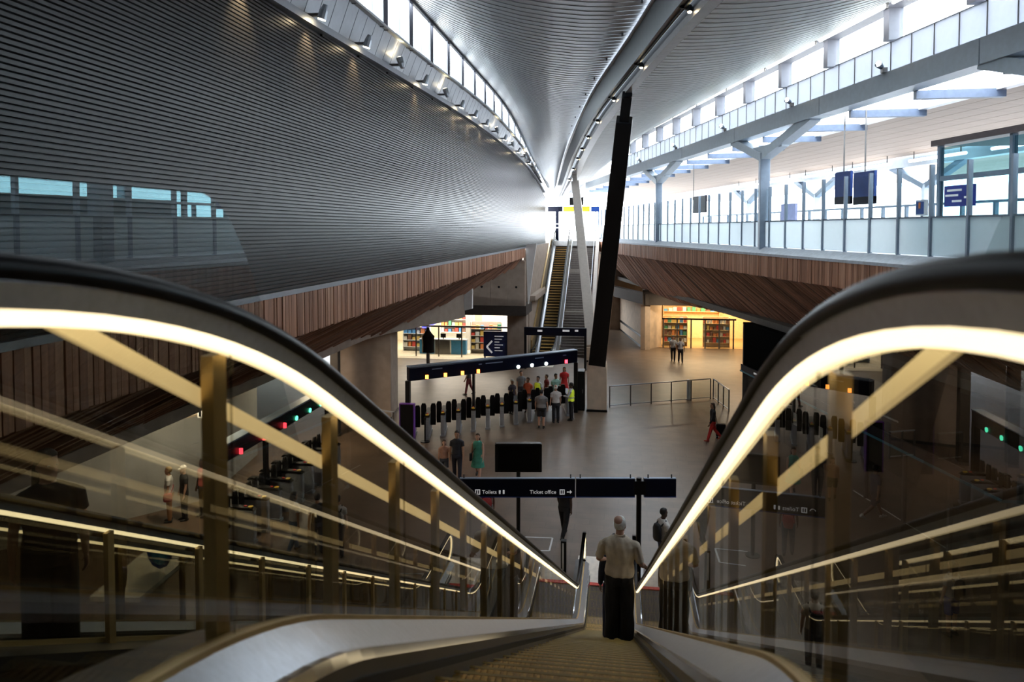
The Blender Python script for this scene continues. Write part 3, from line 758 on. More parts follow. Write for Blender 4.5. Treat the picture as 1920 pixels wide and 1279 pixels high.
def header(label, A, B, z0, z1, lights, rounded=True, lettering=True):
    A, B = Vector(A), Vector(B); d = (B-A); L = d.length; d.normalize(); nrm = Vector((d.y, -d.x, 0))
    H = thing('gate_header', label, 'gate sign', (A+B)/2)
    ob('beam', MB().slab(A+Vector((0, 0, z0))+nrm*.16, B+Vector((0, 0, z0))+nrm*.16, B+Vector((0, 0, z1))+nrm*.16, A+Vector((0, 0, z1))+nrm*.16, -.34), NAVY, H, bevel=.04)
    ob('top_edge', MB().slab(A+Vector((0, 0, z1))+nrm*.18, B+Vector((0, 0, z1))+nrm*.18, B+Vector((0, 0, z1+.04))+nrm*.18, A+Vector((0, 0, z1+.04))+nrm*.18, -.38), STEELB, H)
    for p in (A, B, A.lerp(B, .36)):
        ob('post', MB().cbox(p+Vector((0, 0, z0/2)), .2 if p is A or p is B or p == A or p == B else .1, .2, z0), DARKC, H)
    for t, m in lights:
        c = A.lerp(B, t)+nrm*.17+Vector((0, 0, z0+.12))
        o = ob('indicator', MB().cbox(c, .17, .05, .17) if m not in (XWHITE, XGREEN) else MB().tube([c, c+nrm*.03], .085, 12), m, H)
    if lettering:
        rot = Matrix((d, Vector((0, 0, 1)), nrm)).transposed()
        for t, wd in ((.12, .5), (.38, .16), (.42, .9), (.72, .5), (.9, .2)):
            c = A.lerp(B, t)+nrm*.165+Vector((0, 0, z1-.19))
            ob('lettering', MB().slab(c, c+d*wd, c+d*wd+Vector((0, 0, .05)), c+Vector((0, 0, .05)), .006), mat('dim_lettering', (.2, .25, .35), .5), H)
    return H
HA = GA + Vector((-.15, .3, 0)); HB = at_z(1075, 776) + Vector((.1, .3, 0))
header('dark blue gate-line header with orange crosses and white lights', HA, HB, 2.55, 3.15,
       [(.09, XORANGE), (.19, XORANGE), (.285, XORANGE), (.375, XORANGE), (.615, XWHITE), (.70, XWHITE), (.79, XWHITE), (.92, XRED)])
GQ = gate_proto('slim ticket gate with black paddles in the left-hand row seen through the glass', 'gates of the left gate line')
for i in range(9):
    g = GQ if i == 0 else copy_tree(GQ)
    g['label'] = ORD[i] + ' nearest ticket gate in the left-hand row seen through the glass'
    g.location = (-11.3, 19.3+i*.8, 0); g.rotation_euler = (0, 0, -math.pi/2+math.pi)
header('dark blue header over the left-hand gate row with red and green lights', (-11.3, 18.6, 0), (-11.3, 26.4, 0), 2.5, 3.0,
       [(.12, XRED), (.3, XRED), (.48, XRED), (.60, XGREEN), (.74, XGREEN), (.86, XGREEN)], lettering=False)

def box_thing(name, label, cat, parts, base, group=None):
    t = thing(name, label, cat, base, group)
    for p in parts:
        nm, mb, m = p[:3]; ob(nm, mb, m, t, bevel=p[3] if len(p) > 3 else 0)
    return t
p = at_z(764, 842)
box_thing('information_totem', 'black information totem with purple edges at the near end of the gate line', 'totem',
          [('body', MB().cbox((p.x, p.y, .95), .55, .18, 1.9), BLACK, .02), ('edge_trim', MB().cbox((p.x-.3, p.y, .95), .04, .2, 1.9), PURP),
           ('edge_trim', MB().cbox((p.x+.3, p.y, .95), .04, .2, 1.9), PURP), ('top_trim', MB().cbox((p.x, p.y, 1.91), .64, .2, .04), PURP)], p)
p = at_z(797, 829)
box_thing('queue_stanchion', 'slim black queue stanchion in front of the gates', 'stanchion',
          [('pole', MB().tube([p, p+Vector((0, 0, 1.0))], .035), BLACK), ('base', MB().tube([p, p+Vector((0, 0, .04))], .2, 16), BLACK), ('belt_head', MB().tube([p+Vector((0, 0, .95)), p+Vector((0, 0, 1.07))], .05), BLACK)], p)
p = at_z(1090, 771)
box_thing('gate_cabinet', 'tall black equipment cabinet between the gates and the plinth', 'cabinet',
          [('body', MB().cbox((p.x-.1, p.y+.5, 1.0), .5, .8, 2.0), BLACK, .02), ('door', MB().cbox((p.x-.1, p.y+.09, 1.0), .44, .03, 1.85), DARKC), ('handle', MB().cbox((p.x+.06, p.y+.06, 1.0), .03, .03, .2), STEEL)], p)
# ================================================================== signs over the concourse
def sign_rot(): return Matrix(((1, 0, 0), (0, 0, -1), (0, 1, 0)))
SD = 18.2                                  # hanging sign, turned square to the camera
def sl(px): return (px-1198)*SD/FPX
SP = EYE + ray(1198, 912)*(SD/FPX)
def pz(py): return (EYE + ray(1198, py)*(SD/FPX)).z
zt, zb = pz(897), pz(930)
t = thing('hanging_sign', 'long navy direction sign on a black pole reading Ticket office', 'sign', (0, 0, 0))
for a, b in ((862, 1078), (1080, 1190), (1207, 1267)):
    s = ob('sign_panel', MB().box(sl(a), sl(b), -.06, .06, zb, zt), NAVY, t, bevel=.01)
    ob('blue_edge', MB().box(sl(a), sl(b), -.065, .065, zb-.022, zb), BLUEP, s)
    ob('top_cap', MB().box(sl(a), sl(b), -.05, .05, zt, zt+.015), STEELB, s)
    for q in (a+8, b-8): ob('bolt', MB().tube([(sl(q), 0, zt+.01), (sl(q), 0, zt+.11)], .018, 6), STEELD, s)
ob('pole', MB().tube([(0, 0, 0), (0, 0, zt+.02)], .065, 12), BLACK, t)
ob('pole_foot', MB().tube([(0, 0, 0), (0, 0, .03)], .18, 16), BLACK, t)
ob('panel_bracket', MB().box(sl(1188), sl(1210), -.07, .07, zb+.05, zt-.05), BLACK, t)
hh = (zt-zb)
text('lettering', 'Toilets', hh*.30, (sl(904), -.063, zb+hh*.17), sign_rot(), TXT, t)
text('lettering', 'Ticket office', hh*.30, (sl(993), -.063, zb+hh*.17), sign_rot(), TXT, t)
for a in (891, 1049):
    x = sl(a); o = ob('pictogram', MB().box(x, x+.13, -.064, -.06, zb+hh*.12, zb+hh*.42), TXT, t)
    ob('pictogram_mark', MB().box(x+.025, x+.055, -.066, -.064, zb+hh*.17, zb+hh*.37).box(x+.075, x+.105, -.066, -.064, zb+hh*.17, zb+hh*.37), NAVY, o)
x = sl(937)
ob('pictogram', MB().tube([(x, -.064, zb+hh*.17), (x, -.064, zb+hh*.36)], .022, 6).tube([(x+.1, -.064, zb+hh*.17), (x+.1, -.064, zb+hh*.38)], .022, 6), TXT, t)
ax = sl(1067); az = zb+hh*.27
ob('arrow', MB().box(ax-.06, ax+.04, -.064, -.061, az-.012, az+.012).prism([(ax+.02, -.064, az-.05), (ax+.07, -.064, az), (ax+.02, -.064, az+.05)], (0, 0, 0), (0, .003, 0)), TXT, t)
a2 = sl(878)
ob('arrow', MB().tube([(a2+.05+.06*math.cos(v), -.063, az+.05*math.sin(v)) for v in (0, .6, 1.2, 1.8, 2.4, 3.1)], .010, 6), TXT, t)
t.location = (SP.x, SP.y, 0); t.rotation_euler = (0, 0, YAW)
BD = 21.0; BP = EYE + ray(972, 858)*(BD/FPX)
bw = 44*BD/FPX; bz1, bz0 = (EYE+ray(972, 832)*(BD/FPX)).z, (EYE+ray(972, 885)*(BD/FPX)).z
t = thing('departure_board', 'black departure screen on a pole seen above the long navy sign', 'screen', (0, 0, 0))
ob('housing', MB().box(-bw, bw, -.05, .14, bz0, bz1), BLACK, t, bevel=.02)
ob('display', MB().box(-bw+.08, bw-.08, -.055, -.05, bz0+.07, bz1-.07), mat('dark_display', (.004, .004, .004), .2, spec=.3), t)
ob('top_cap', MB().box(-bw+.04, bw-.04, -.04, .12, bz1, bz1+.02), STEELD, t)
ob('pole', MB().tube([(0, .05, 0), (0, .05, bz1-.1)], .06), BLACK, t)
ob('pole_foot', MB().tube([(0, .05, 0), (0, .05, .03)], .2, 16), BLACK, t)
t.location = (BP.x, BP.y, 0); t.rotation_euler = (0, 0, YAW)
# sign across the foot of the far escalator
fy_ = 46.5; a, b = at_y(983, 622, fy_), at_y(1100, 620, fy_)
t = thing('portal_sign', 'dark blue portal sign across the foot of the far escalator', 'sign', (a.x, fy_, 0))
ob('sign_beam', MB().box(a.x, b.x, fy_-.1, fy_+.1, at_y(983, 628, fy_).z, at_y(983, 613, fy_).z), NAVY, t, bevel=.02)
for x in (a.x+.08, b.x-.08): ob('post', MB().box(x-.08, x+.08, fy_-.08, fy_+.08, 0, a.z), DARKC, t)
for px, wd in ((1008, .32), (1055, .45), (1078, .22)):
    c = at_y(px, 620, fy_); ob('pictogram', MB().box(c.x, c.x+wd, fy_-.112, fy_-.1, c.z-.06, c.z+.07), TXT, t)
# platform level signs over the head of the far escalator
ty = 66.0
def tp(px, py): return at_y(px, py, ty)
t = thing('overhead_sign', 'navy and yellow overhead sign at the head of the far escalator', 'sign', tp(1045, 392))
for a, b, m in ((1027, 1055, NAVY), (1056, 1106, mat('sign_yellow', (.85, .55, .03), .5)), (1108, 1124, BLUEP)):
    ob('sign_panel', MB().box(tp(a, 392).x, tp(b, 392).x, ty-.06, ty+.06, tp(a, 397).z, tp(a, 387).z), m, t)
ob('post', MB().box(tp(1042, 400).x, tp(1048, 400).x, ty-.12, ty+.12, 8.15, tp(1045, 388).z), NAVY, t)
for zz in (419, 426): ob('white_band', MB().box(tp(1041.5, 400).x, tp(1048.5, 400).x, ty-.13, ty+.13, tp(1045, zz+2).z, tp(1045, zz).z), WHITE, t)
ob('hanging_screen', MB().box(tp(1068, 380).x, tp(1094, 380).x, ty-.2, ty+.2, tp(1080, 385).z, tp(1080, 370).z), BLACK, t)
# ================================================================== platform things behind the fence
def rp(px, py, off):
    d = ray(px, py); k = (13.37+off)/(d.x+.229*d.y); return EYE+d*k
for i, (a, b) in enumerate(((1567, 1596), (1602, 1641))):
    p, q = rp(a, 380, .6), rp(b, 378, .6)
    box_thing('platform_banner', ('left' if i == 0 else 'right') + ' one of the two plain blue hanging panels behind the fence', 'banner',
        [('panel', rbox(q.y, p.y, .56, .64, rp((a+b)/2, 380, .6).z, rp((a+b)/2, 322, .6).z), BLUEP), ('foot_band', rbox(q.y, p.y, .55, .65, rp((a+b)/2, 381, .6).z-.04, rp((a+b)/2, 369, .6).z), NAVY),
         ('hanger', MB().bar(p.lerp(q, .5), Vector((p.lerp(q, .5).x, p.lerp(q, .5).y, 13.2)), .04, .04), STEELD)], p)
p, q = rp(1300, 400, 1.0), rp(1324, 398, 1.0)
box_thing('platform_banner', 'small dark blue panel far along the fence', 'banner', [('panel', rbox(q.y, p.y, .96, 1.04, p.z, rp(1310, 368, 1.0).z), NAVY), ('hanger', MB().bar(p, Vector((p.x, p.y, 13.1)), .04, .04), STEELD)], p)
p, q = rp(1466, 404, 2.0), rp(1493, 402, 2.0)
box_thing('platform_poster', 'pale lilac poster board behind the middle of the fence', 'poster', [('board', rbox(q.y, p.y, 1.95, 2.05, 9.0, rp(1480, 382, 2).z), mat('lilac', (.42, .45, .72), .5)), ('leg', rbox((p.y+q.y)/2-.05, (p.y+q.y)/2+.05, 1.95, 2.05, 8.12, 9.0), STEELB)], p)
p, q = rp(1719, 405, .9), rp(1737, 405, .9)
t = box_thing('platform_notice', 'small white-framed notice with an orange mark behind the fence', 'notice', [('frame', rbox(q.y, p.y, .86, .94, p.z, rp(1728, 375, .9).z), WHITE), ('sheet', rbox(q.y+.06, p.y-.06, .84, .87, p.z+.05, rp(1728, 377, .9).z-.02), mat('navy_sheet', (.03, .08, .28), .5)), ('orange_mark', rbox((p.y+q.y)/2-.04, (p.y+q.y)/2+.04, .83, .845, p.z+.22, p.z+.4), mat('orange_mark', (.9, .25, .05), .5)), ('leg', rbox((p.y+q.y)/2-.03, (p.y+q.y)/2+.03, .88, .92, 8.12, p.z), STEELB)], p)
# glazed lift lobby
t = thing('glass_lobby', 'glazed lift lobby with a dark roof edge behind the fence at the right edge', 'lobby', UPR(16, 2, 8.12))
y0, y1 = 12.0, rp(1762, 330, 1.2).y
for i in range(5):
    a = y0+(y1-y0)*i/4; ob('mullion', rbox(a-.05, a+.05, 1.15, 1.28, 8.12, 11.7), STEELB if i != 2 else WHITE, t)
    if i < 4: ob('pane', rbox(a+.05, y0+(y1-y0)*(i+1)/4-.05, 1.2, 1.215, 8.5, 11.6), glass('lobby_glass', (.50, .68, .72)) if i == 0 else MATS['lobby_glass'], t)
ob('transom', rbox(y0, y1, 1.16, 1.26, 10.62, 10.76), STEELB, t)
ob('roof_edge', rbox(y0, y1+.1, 1.0, 4.2, 11.65, 11.82), mat('roof_edge_dark', (.09, .06, .06), .5), t)
ob('back_wall', rbox(y0, y1, 4.0, 4.1, 8.12, 10.2), mat('lobby_blue', (.10, .18, .24), .5), t)
p, q = rp(1772, 388, 1.05), rp(1826, 388, 1.05)
bzh = rp(1800, 347, 1.05).z-p.z
s = ob('information_board', rbox(q.y, p.y, 1.02, 1.10, p.z, p.z+bzh), mat('board_blue', (.03, .05, .36), .45), t)
for zz, a, b in ((.72, .12, .62), (.48, .06, .5), (.2, .3, .62), (.36, .72, .95)):
    ob('lettering', rbox(q.y+(p.y-q.y)*(1-b), q.y+(p.y-q.y)*(1-a), 1.005, 1.02, p.z+zz*bzh, p.z+zz*bzh+.06), TXT, s)
# ================================================================== shops, kiosks, barriers
SHY = 50.0
L0, L1 = -16.8, -7.75
t = shell('wall_shop_left', 'bright cream interior walls and floor of the left-hand shop', 'wall')
CRM = mat('cream_wall', (.75, .66, .48), .7, 0, .05)
ob('back_wall', MB().box(L0-3, L1, 57, 57.2, 0, 4.1), CRM, t); ob('side_wall', MB().box(L0-3.2, L0-3, SHY, 57, 0, 4.1), CRM, t)
ob('side_wall', MB().box(L1-.1, L1, SHY, 57, 0, 4.1), WHITE, t); ob('shop_floor', MB().box(L0-3, L1, SHY-1, 57, 0, .01), mat('shop_floor', (.6, .5, .36), .5), t)
ob('white_display_wall', MB().box(-10.6, -7.6, 54.5, 54.8, 0, 4.1), WHITE, t); ob('pier', MB().box(-11.6, -11.0, 53, 53.6, 0, 4.1), CREAMC, t)
t = thing('shop_front', 'glazed shop front with a dark rail, left of the far escalator', 'shop front', ((L0+L1)/2, SHY, 0))
ob('top_rail', MB().box(L0-1, L1, SHY-.04, SHY+.04, 2.15, 2.27), STEELD, t)
for i in range(6):
    x = L0+.5+i*(L1-L0-.6)/5; ob('frame_post', MB().box(x-.04, x+.04, SHY-.04, SHY+.04, 0, 2.2), STEELD, t)
    if i < 5: ob('glass_pane', MB().box(x+.05, x+(L1-L0-.6)/5-.05, SHY-.006, SHY+.006, .05, 2.14), GC, t)
lamp('shop_light', 'AREA', (-12.5, 53.0, 4.0), 1500, (1, .9, .74), (0, 0, 0), shape='RECTANGLE', size=9, size_y=5)
PCOL = [mat('pack_%d' % i, c, .5, 0, .2, 8) for i, c in enumerate(((.7, .08, .06), (.75, .7, .62), (.1, .3, .6), (.8, .55, .15), (.25, .12, .08), (.6, .62, .65), (.1, .35, .2), (.85, .3, .1)))]
pk = MB().box(-.5, .5, -.5, .5, 0, 1)
PME = [MB().box(-.5, .5, -.5, .5, 0, 1).mesh('pack', m) for m in PCOL]
def shelves(label, x0, x1, y, levels, depth, m, nper, glabel, group, zs=(.35, .85, 1.35, 1.85)):
    S = thing('display_shelf', label, 'shelf', ((x0+x1)/2, y, 0))
    ob('back_panel', MB().box(x0, x1, y+depth/2, y+depth/2+.04, 0, zs[-1]+.5), m, S)
    for x in (x0, x1): ob('side_panel', MB().box(x-.02, x+.02, y-depth/2, y+depth/2, 0, zs[-1]+.5), m, S)
    for zz in zs:
        ob('shelf_board', MB().box(x0, x1, y-depth/2, y+depth/2, zz-.03, zz), m, S)
        for i in range(nper):
            o = link('product_pack', random.choice(PME)); x = x0+(x1-x0)*(i+.5)/nper
            o.location = (x+random.uniform(-.02, .02), y-depth*.1, zz); o.scale = ((x1-x0)/nper*random.uniform(.6, .92), depth*.5, random.uniform(.18, .4))
            tag(o, glabel, 'product', group)
shelves('white display shelf of coloured goods at the left of the shop', -16.2, -14.2, 52.2, 4, .5, WHITE, 6, 'small coloured packet on the white shelf at the left of the shop', 'packs on the left shop shelf')
shelves('long white shelf of goods at the back of the left-hand shop', -14.0, -11.7, 55.0, 4, .5, WHITE, 8, 'small coloured packet on the long shelf at the back of the left shop', 'packs on the back shop shelf', (1.1, 1.6, 2.1, 2.6))
shelves('brown shelf of goods at the right of the left-hand shop', -10.9, -8.6, 51.8, 4, .5, CREAMC, 7, 'small coloured packet on the shelf beside the blue arrow sign', 'packs on the right shop shelf')
for i, (x, m, lb) in enumerate(((-14.1, BLUEP, 'left'), (-12.9, STEELD, 'middle'), (-11.7, mat('bright_blue', (.04, .25, .5), .5), 'right'))):
    m = mat('bright_blue', (.04, .25, .5), .5) if m is BLUEP else m
    box_thing('till_counter', lb + ' one of the three till counters in the left-hand shop', 'counter', [('body', MB().box(x-.55, x+.55, 51, 51.6, 0, 1.05), m, .02), ('worktop', MB().box(x-.6, x+.6, 50.95, 51.65, 1.05, 1.1), STEEL), ('screen', MB().box(x-.2, x+.2, 51.2, 51.25, 1.2, 1.5), BLACK), ('screen_stand', MB().box(x-.03, x+.03, 51.25, 51.3, 1.1, 1.3), BLACK)], (x, 51.3, 0))
box_thing('light_sign', 'curved violet-blue lit sign above the shop shelves', 'sign', [('lit_band', MB().tube([at_y(792, 612, 51.5), at_y(802, 612, 51.5), at_y(816, 604, 51.5)], .14, 8), mat('violet_light', (.1, .1, 1), .5, emit=(.12, .12, 1), es=3)), ('backing', MB().tube([at_y(794, 611, 51.7), at_y(815, 605, 51.7)], .1, 8), BLACK)], at_y(802, 612, 51.5))
# arrow sign board
ay = 48.8; p0, p1 = at_y(907, 668, ay), at_y(957, 622, ay)
t = thing('arrow_sign', 'navy board with a white left arrow and lines of lettering', 'sign', ((p0.x+p1.x)/2, ay, 0))
ob('board', MB().box(p0.x, p1.x, ay-.06, ay+.06, p0.z, p1.z), mat('navy_bright', (.012, .03, .13), .4), t, bevel=.01)
for x in (p0.x+.1, p1.x-.1): ob('leg', MB().box(x-.04, x+.04, ay-.04, ay+.04, 0, p0.z), STEELD, t)
c = at_y(913, 650, ay)
ob('arrow_mark', MB().bar(c, c+Vector((.38, 0, .42)), .12, .02, (0, 1, 0)).bar(c, c+Vector((.38, 0, -.42)), .12, .02, (0, 1, 0)), TXT, t).location.y -= .07
for i, wd in enumerate((.85, .7, .45, .8, .5, .75)):
    zz = p1.z-.36-i*.2; ob('lettering', MB().box(c.x+.55, c.x+.55+wd*.75, ay-.07, ay-.06, zz, zz+.05), TXT, t)
p = at_z(766, 715); 
box_thing('mannequin_stand', 'dark dressed display stand before the left-hand shop', 'display', [('pole', MB().tube([(p.x, 46, 0), (p.x, 46, 1.2)], .12), STEELD), ('coat', MB().loft([[(p.x+r*math.cos(k*.785), 46+r*.6*math.sin(k*.785), zz) for k in range(8)] for zz, r in ((1.0, .42), (1.5, .4), (2.1, .45), (2.3, .25), (2.5, .13), (2.7, .1))]), BLACK), ('foot', MB().tube([(p.x, 46, 0), (p.x, 46, .05)], .35, 14), BLACK)], (p.x, 46, 0))
# warm shop on the right
t = shell('wall_shop_right', 'warm cream walls of the glowing shop on the right', 'wall')
WCR = mat('warm_wall', (.8, .6, .34), .7, 0, .08)
ob('back_wall', MB().box(2.5, 12, 62, 62.2, 0, 4.4), WCR, t); ob('side_wall', MB().box(10.6, 10.8, 56.5, 62, 0, 4.4), WCR, t); ob('shop_floor', MB().box(3, 10.6, 56.5, 62, 0, .01), mat('warm_floor', (.4, .24, .1), .4), t)
lamp('shop_light', 'AREA', (6.8, 58.6, 4.2), 1000, (1, .74, .42), (0, 0, 0), shape='RECTANGLE', size=6, size_y=4)
t = thing('shop_front', 'warm glowing shop front with a dark rail on the right', 'shop front', (6.5, 56.5, 0))
a, b = at_z(1241, 652), at_z(1366, 648)
ob('top_rail', MB().box(a.x, b.x+.3, 56.46, 56.54, 2.2, 2.32), BLACK, t)
for i in range(6):
    x = a.x+.1+i*(b.x-a.x)/5; ob('frame_post', MB().box(x-.05, x+.05, 56.46, 56.54, 0, 2.25), STEELD, t)
    if i not in (2, 5): ob('glass_pane', MB().box(x+.06, x+(b.x-a.x)/5-.06, 56.494, 56.506, .05, 2.18), GC, t)
shelves('warm lit wooden shelf of goods left of the shop doorway', a.x+.2, a.x+2.0, 57.6, 4, .4, WCR, 6, 'small coloured packet on the shelf left of the warm shop doorway', 'packs on the warm left shelf')
shelves('warm lit wooden shelf of goods right of the shop doorway', a.x+3.2, a.x+5.2, 57.4, 4, .4, WCR, 8, 'small coloured packet on the shelf right of the warm shop doorway', 'packs on the warm right shelf')
shelves('high shelf of goods on the back wall of the warm shop', a.x+.4, a.x+5.0, 61.6, 4, .4, WCR, 12, 'small coloured packet high on the back wall of the warm shop', 'packs on the warm back wall', (2.3, 2.9, 3.5))
# grey wall between the column and the warm shop
w0, w1, w2 = at_z(1146, 605), at_z(1209, 656), at_z(1241, 652)
t = shell('wall_concourse_right', 'pale stone wall with a low dark slot beside the warm shop', 'wall')
ob('long_face', MB().slab((w0.x, w0.y, 0), (w1.x, w1.y, 0), (w1.x, w1.y, 3.45), (w0.x, w0.y, 3.45), -.4), CONC2, t)
ob('end_face', MB().slab((w1.x, w1.y, 0), (w2.x, w2.y+.6, 0), (w2.x, w2.y+.6, 3.45), (w1.x, w1.y, 3.45), -.4), CONC2, t)
s0, s1 = w0.lerp(w1, .25), w0.lerp(w1, .93)
nx = Vector((w1.y-w0.y, -(w1.x-w0.x), 0)).normalized()
if nx.dot(EYE-w1) < 0: nx = -nx
ob('slot', MB().slab(s0+nx*.02+Vector((0, 0, .75)), s1+nx*.02+Vector((0, 0, .75)), s1+nx*.02+Vector((0, 0, .95)), s0+nx*.02+Vector((0, 0, .95)), .02), BLACK, t)
ob('skirting', MB().slab(w0+nx*.02, w1+nx*.02, w1+nx*.02+Vector((0, 0, .12)), w0+nx*.02+Vector((0, 0, .12)), .02), BLACK, t)
ob('ceiling_edge', MB().slab((w0.x-3, w0.y, 3.45), (w1.x, w1.y-.3, 3.45), (w1.x, w1.y-.3, 4.3), (w0.x-3, w0.y, 4.3), -.5), mat('bulkhead_dark', (.05, .04, .035)), t)
ob('head', MB().box(w1.x-.2, 14, w1.y-.2, w1.y+.3, 3.45, 4.6), mat('bulkhead_dark', (.05, .04, .035)), t)
# ticket kiosk under the right soffit
KX = lambda y, off=0.0: 14.15+off-.229*y
def kbox(y0, y1, o0, o1, z0, z1): return MB().loft([[(KX(v, o0), v, z0), (KX(v, o1), v, z0), (KX(v, o1), v, z1), (KX(v, o0), v, z1)] for v in (y0, y1)])
t = thing('ticket_kiosk', 'glazed ticket office with a black screen wall and navy sign strip on the right', 'kiosk', (KX(28), 28, 0))
ob('screen_wall', kbox(19.5, 35.9, 0, .4, 2.65, 4.7), mat('matt_black', (.003, .003, .003), .9, spec=.02), t)
for i, (a, b) in enumerate(((30.4, 31.6), (28.5, 30.2), (26.0, 27.8), (23.6, 25.4))):
    s = ob('screen', kbox(a, b, -.03, 0, 3.0, 4.2), mat('dark_display', (.004, .004, .004)), t)
    ob('screen_text', kbox(a+.2, b-.15, -.035, -.03, 3.12, 3.18), mat('dim_text', (.3, .3, .3), .5), s)
ob('sign_strip', kbox(19.5, 35.9, -.08, .4, 2.36, 2.65), NAVY, t); ob('teal_edge', kbox(19.5, 35.95, -.10, .4, 2.28, 2.36), TEAL, t)
ob('lettering', kbox(33.4, 34.4, -.09, -.08, 2.46, 2.54), TXT, t)
for i in range(9):
    a = 19.6+i*2.03; ob('mullion', kbox(a-.05, a+.05, .05, .15, 0, 2.3), STEELD, t)
    if i < 8:
        pn = ob('glass_pane', kbox(a+.06, a+1.96, .09, .105, .05, 2.27), GC, t)
        if i in (4, 5, 6): ob('notice', kbox(a+.8, a+1.1, .07, .085, 1.1, 1.6), WHITE, pn)
ob('end_wall', MB().box(KX(35.9), KX(35.9)+3, 35.75, 35.9, 0, 4.6), mat('kiosk_grey', (.13, .12, .11), .6), t)
ob('inner_wall', kbox(19.5, 35.9, 2.6, 2.7, 0, 4.6), mat('kiosk_grey', (.13, .12, .11)), t)
# barriers
def barrier(label, A, B, n, glassy, h=1.1):
    A, B = Vector(A), Vector(B); T = thing('barrier', label, 'barrier', (A+B)/2)
    for i in range(n+1):
        p = A.lerp(B, i/n); ob('post', MB().bar(p, p+Vector((0, 0, h)), .06, .06), STEELD, T)
        if i < n:
            q = A.lerp(B, (i+1)/n); d = (q-p).normalized()*.05; u = Vector((0, 0, 1))
            pn = ob('panel', MB().slab(p+d+u*.12, q-d+u*.12, q-d+u*(h-.08), p+d+u*(h-.08), .012), GC, T)
    ob('top_rail', MB().bar(A+Vector((0, 0, h)), B+Vector((0, 0, h)), .06, .05), STEEL, T)
    ob('bottom_rail', MB().bar(A+Vector((0, 0, .1)), B+Vector((0, 0, .1)), .04, .04), STEEL, T)
b0, b1, b2 = at_z(1143, 764), at_z(1332, 748), at_z(1376, 775)
barrier('glass and steel barrier running from the plinth across the concourse', b0, b1, 5, True)
barrier('short glass barrier running to the ticket kiosk', b1+Vector((.15, 0, 0)), at_z(1378, 772)-Vector((.3, 0, 0)), 3, True)
barrier('glass barrier left of the gate line', at_z(700, 812), at_z(738, 819), 2, True)
p = at_z(1291, 749)
box_thing('bollard', 'pale grey bollard standing by the glass barrier', 'bollard', [('shaft', MB().tube([p, p+Vector((0, 0, 1.05))], .1, 12), WHITEM), ('cap', MB().ell(p+Vector((0, 0, 1.05)), .1, .1, .05), WHITEM), ('foot', MB().tube([p, p+Vector((0, 0, .05))], .16, 12), STEEL)], p)
p = Vector((-1.42, 18.3, 0))
box_thing('light_bollard', 'dark post with a white strip at the foot of the near escalator', 'bollard', [('post', MB().box(p.x-.06, p.x+.08, 18.25, 18.4, 0, 1.1), BLACK), ('white_strip', MB().box(p.x-.03, p.x+.02, 18.235, 18.25, .35, 1.05), WHITE), ('foot', MB().tube([p+Vector((0, .02, 0)), p+Vector((0, .02, .03))], .14, 12), BLACK)], p)
# painted outline on the floor
t = shell('trim_10', 'white painted rectangle outline on the floor by the escalator foot', 'floor marking')
fa, fb, fc, fd = at_z(985, 1033), at_z(1030, 1033), at_z(1036, 1009), at_z(980, 1007)
for a, b in ((fa, fb), (fb, fc), (fc, fd)): ob('painted_line', MB().bar(a+Vector((0, 0, .003)), b+Vector((0, 0, .003)), .05, .004), WHITE, t)
t = shell('trim_11', 'thin pale line across the floor right of the escalator', 'floor marking')
ob('painted_line', MB().bar(at_z(1600, 920)+Vector((0, 0, .003)), at_z(1780, 1032)+Vector((0, 0, .003)), .06, .004), WHITE, t)
# slanting steel handrails left of the escalator foot
t = thing('steel_handrail', 'pair of slanting steel handrails left of the escalator foot', 'handrail', (-5.7, 15.9, 0))
for k, (px, py) in enumerate(((703, 1158), (716, 1170))):
    A = at_z(px, py); Bq = A+Vector((.55, .2, 1.0)); Cq = Bq+RT*.55
    ob('rail', MB().tube([A, Bq, Cq, (Cq.x, Cq.y, 0)], .028, 8), STEEL, t)
    ob('foot_plate', MB().tube([A, A+Vector((0, 0, .02))], .08, 10), STEEL, t)
# white display stand at lower left
a, b, c, d = at_z(168, 1128), at_z(262, 1130), at_z(372, 1036), at_z(296, 1020)
t = thing('display_plinth', 'low white display plinth with a blue oval panel at the lower left', 'display', a)
ob('plinth', MB().prism([a, b, c, d], (0, 0, 0), (0, 0, .12)), WHITE, t)
o = at_z(300, 1080)
ob('oval_panel', MB().tube([(o.x+.32*math.cos(v), o.y, .75+.5*math.sin(v)) for v in [k*.5236 for k in range(13)]], .06, 6), BLUEP, t)
ob('oval_face', MB().prism([(o.x+.31*math.cos(k*.5236), o.y, .75+.48*math.sin(k*.5236)) for k in range(12)], (0, -.02, 0), (0, .02, 0)), mat('bright_blue', (.04, .25, .5)), t)
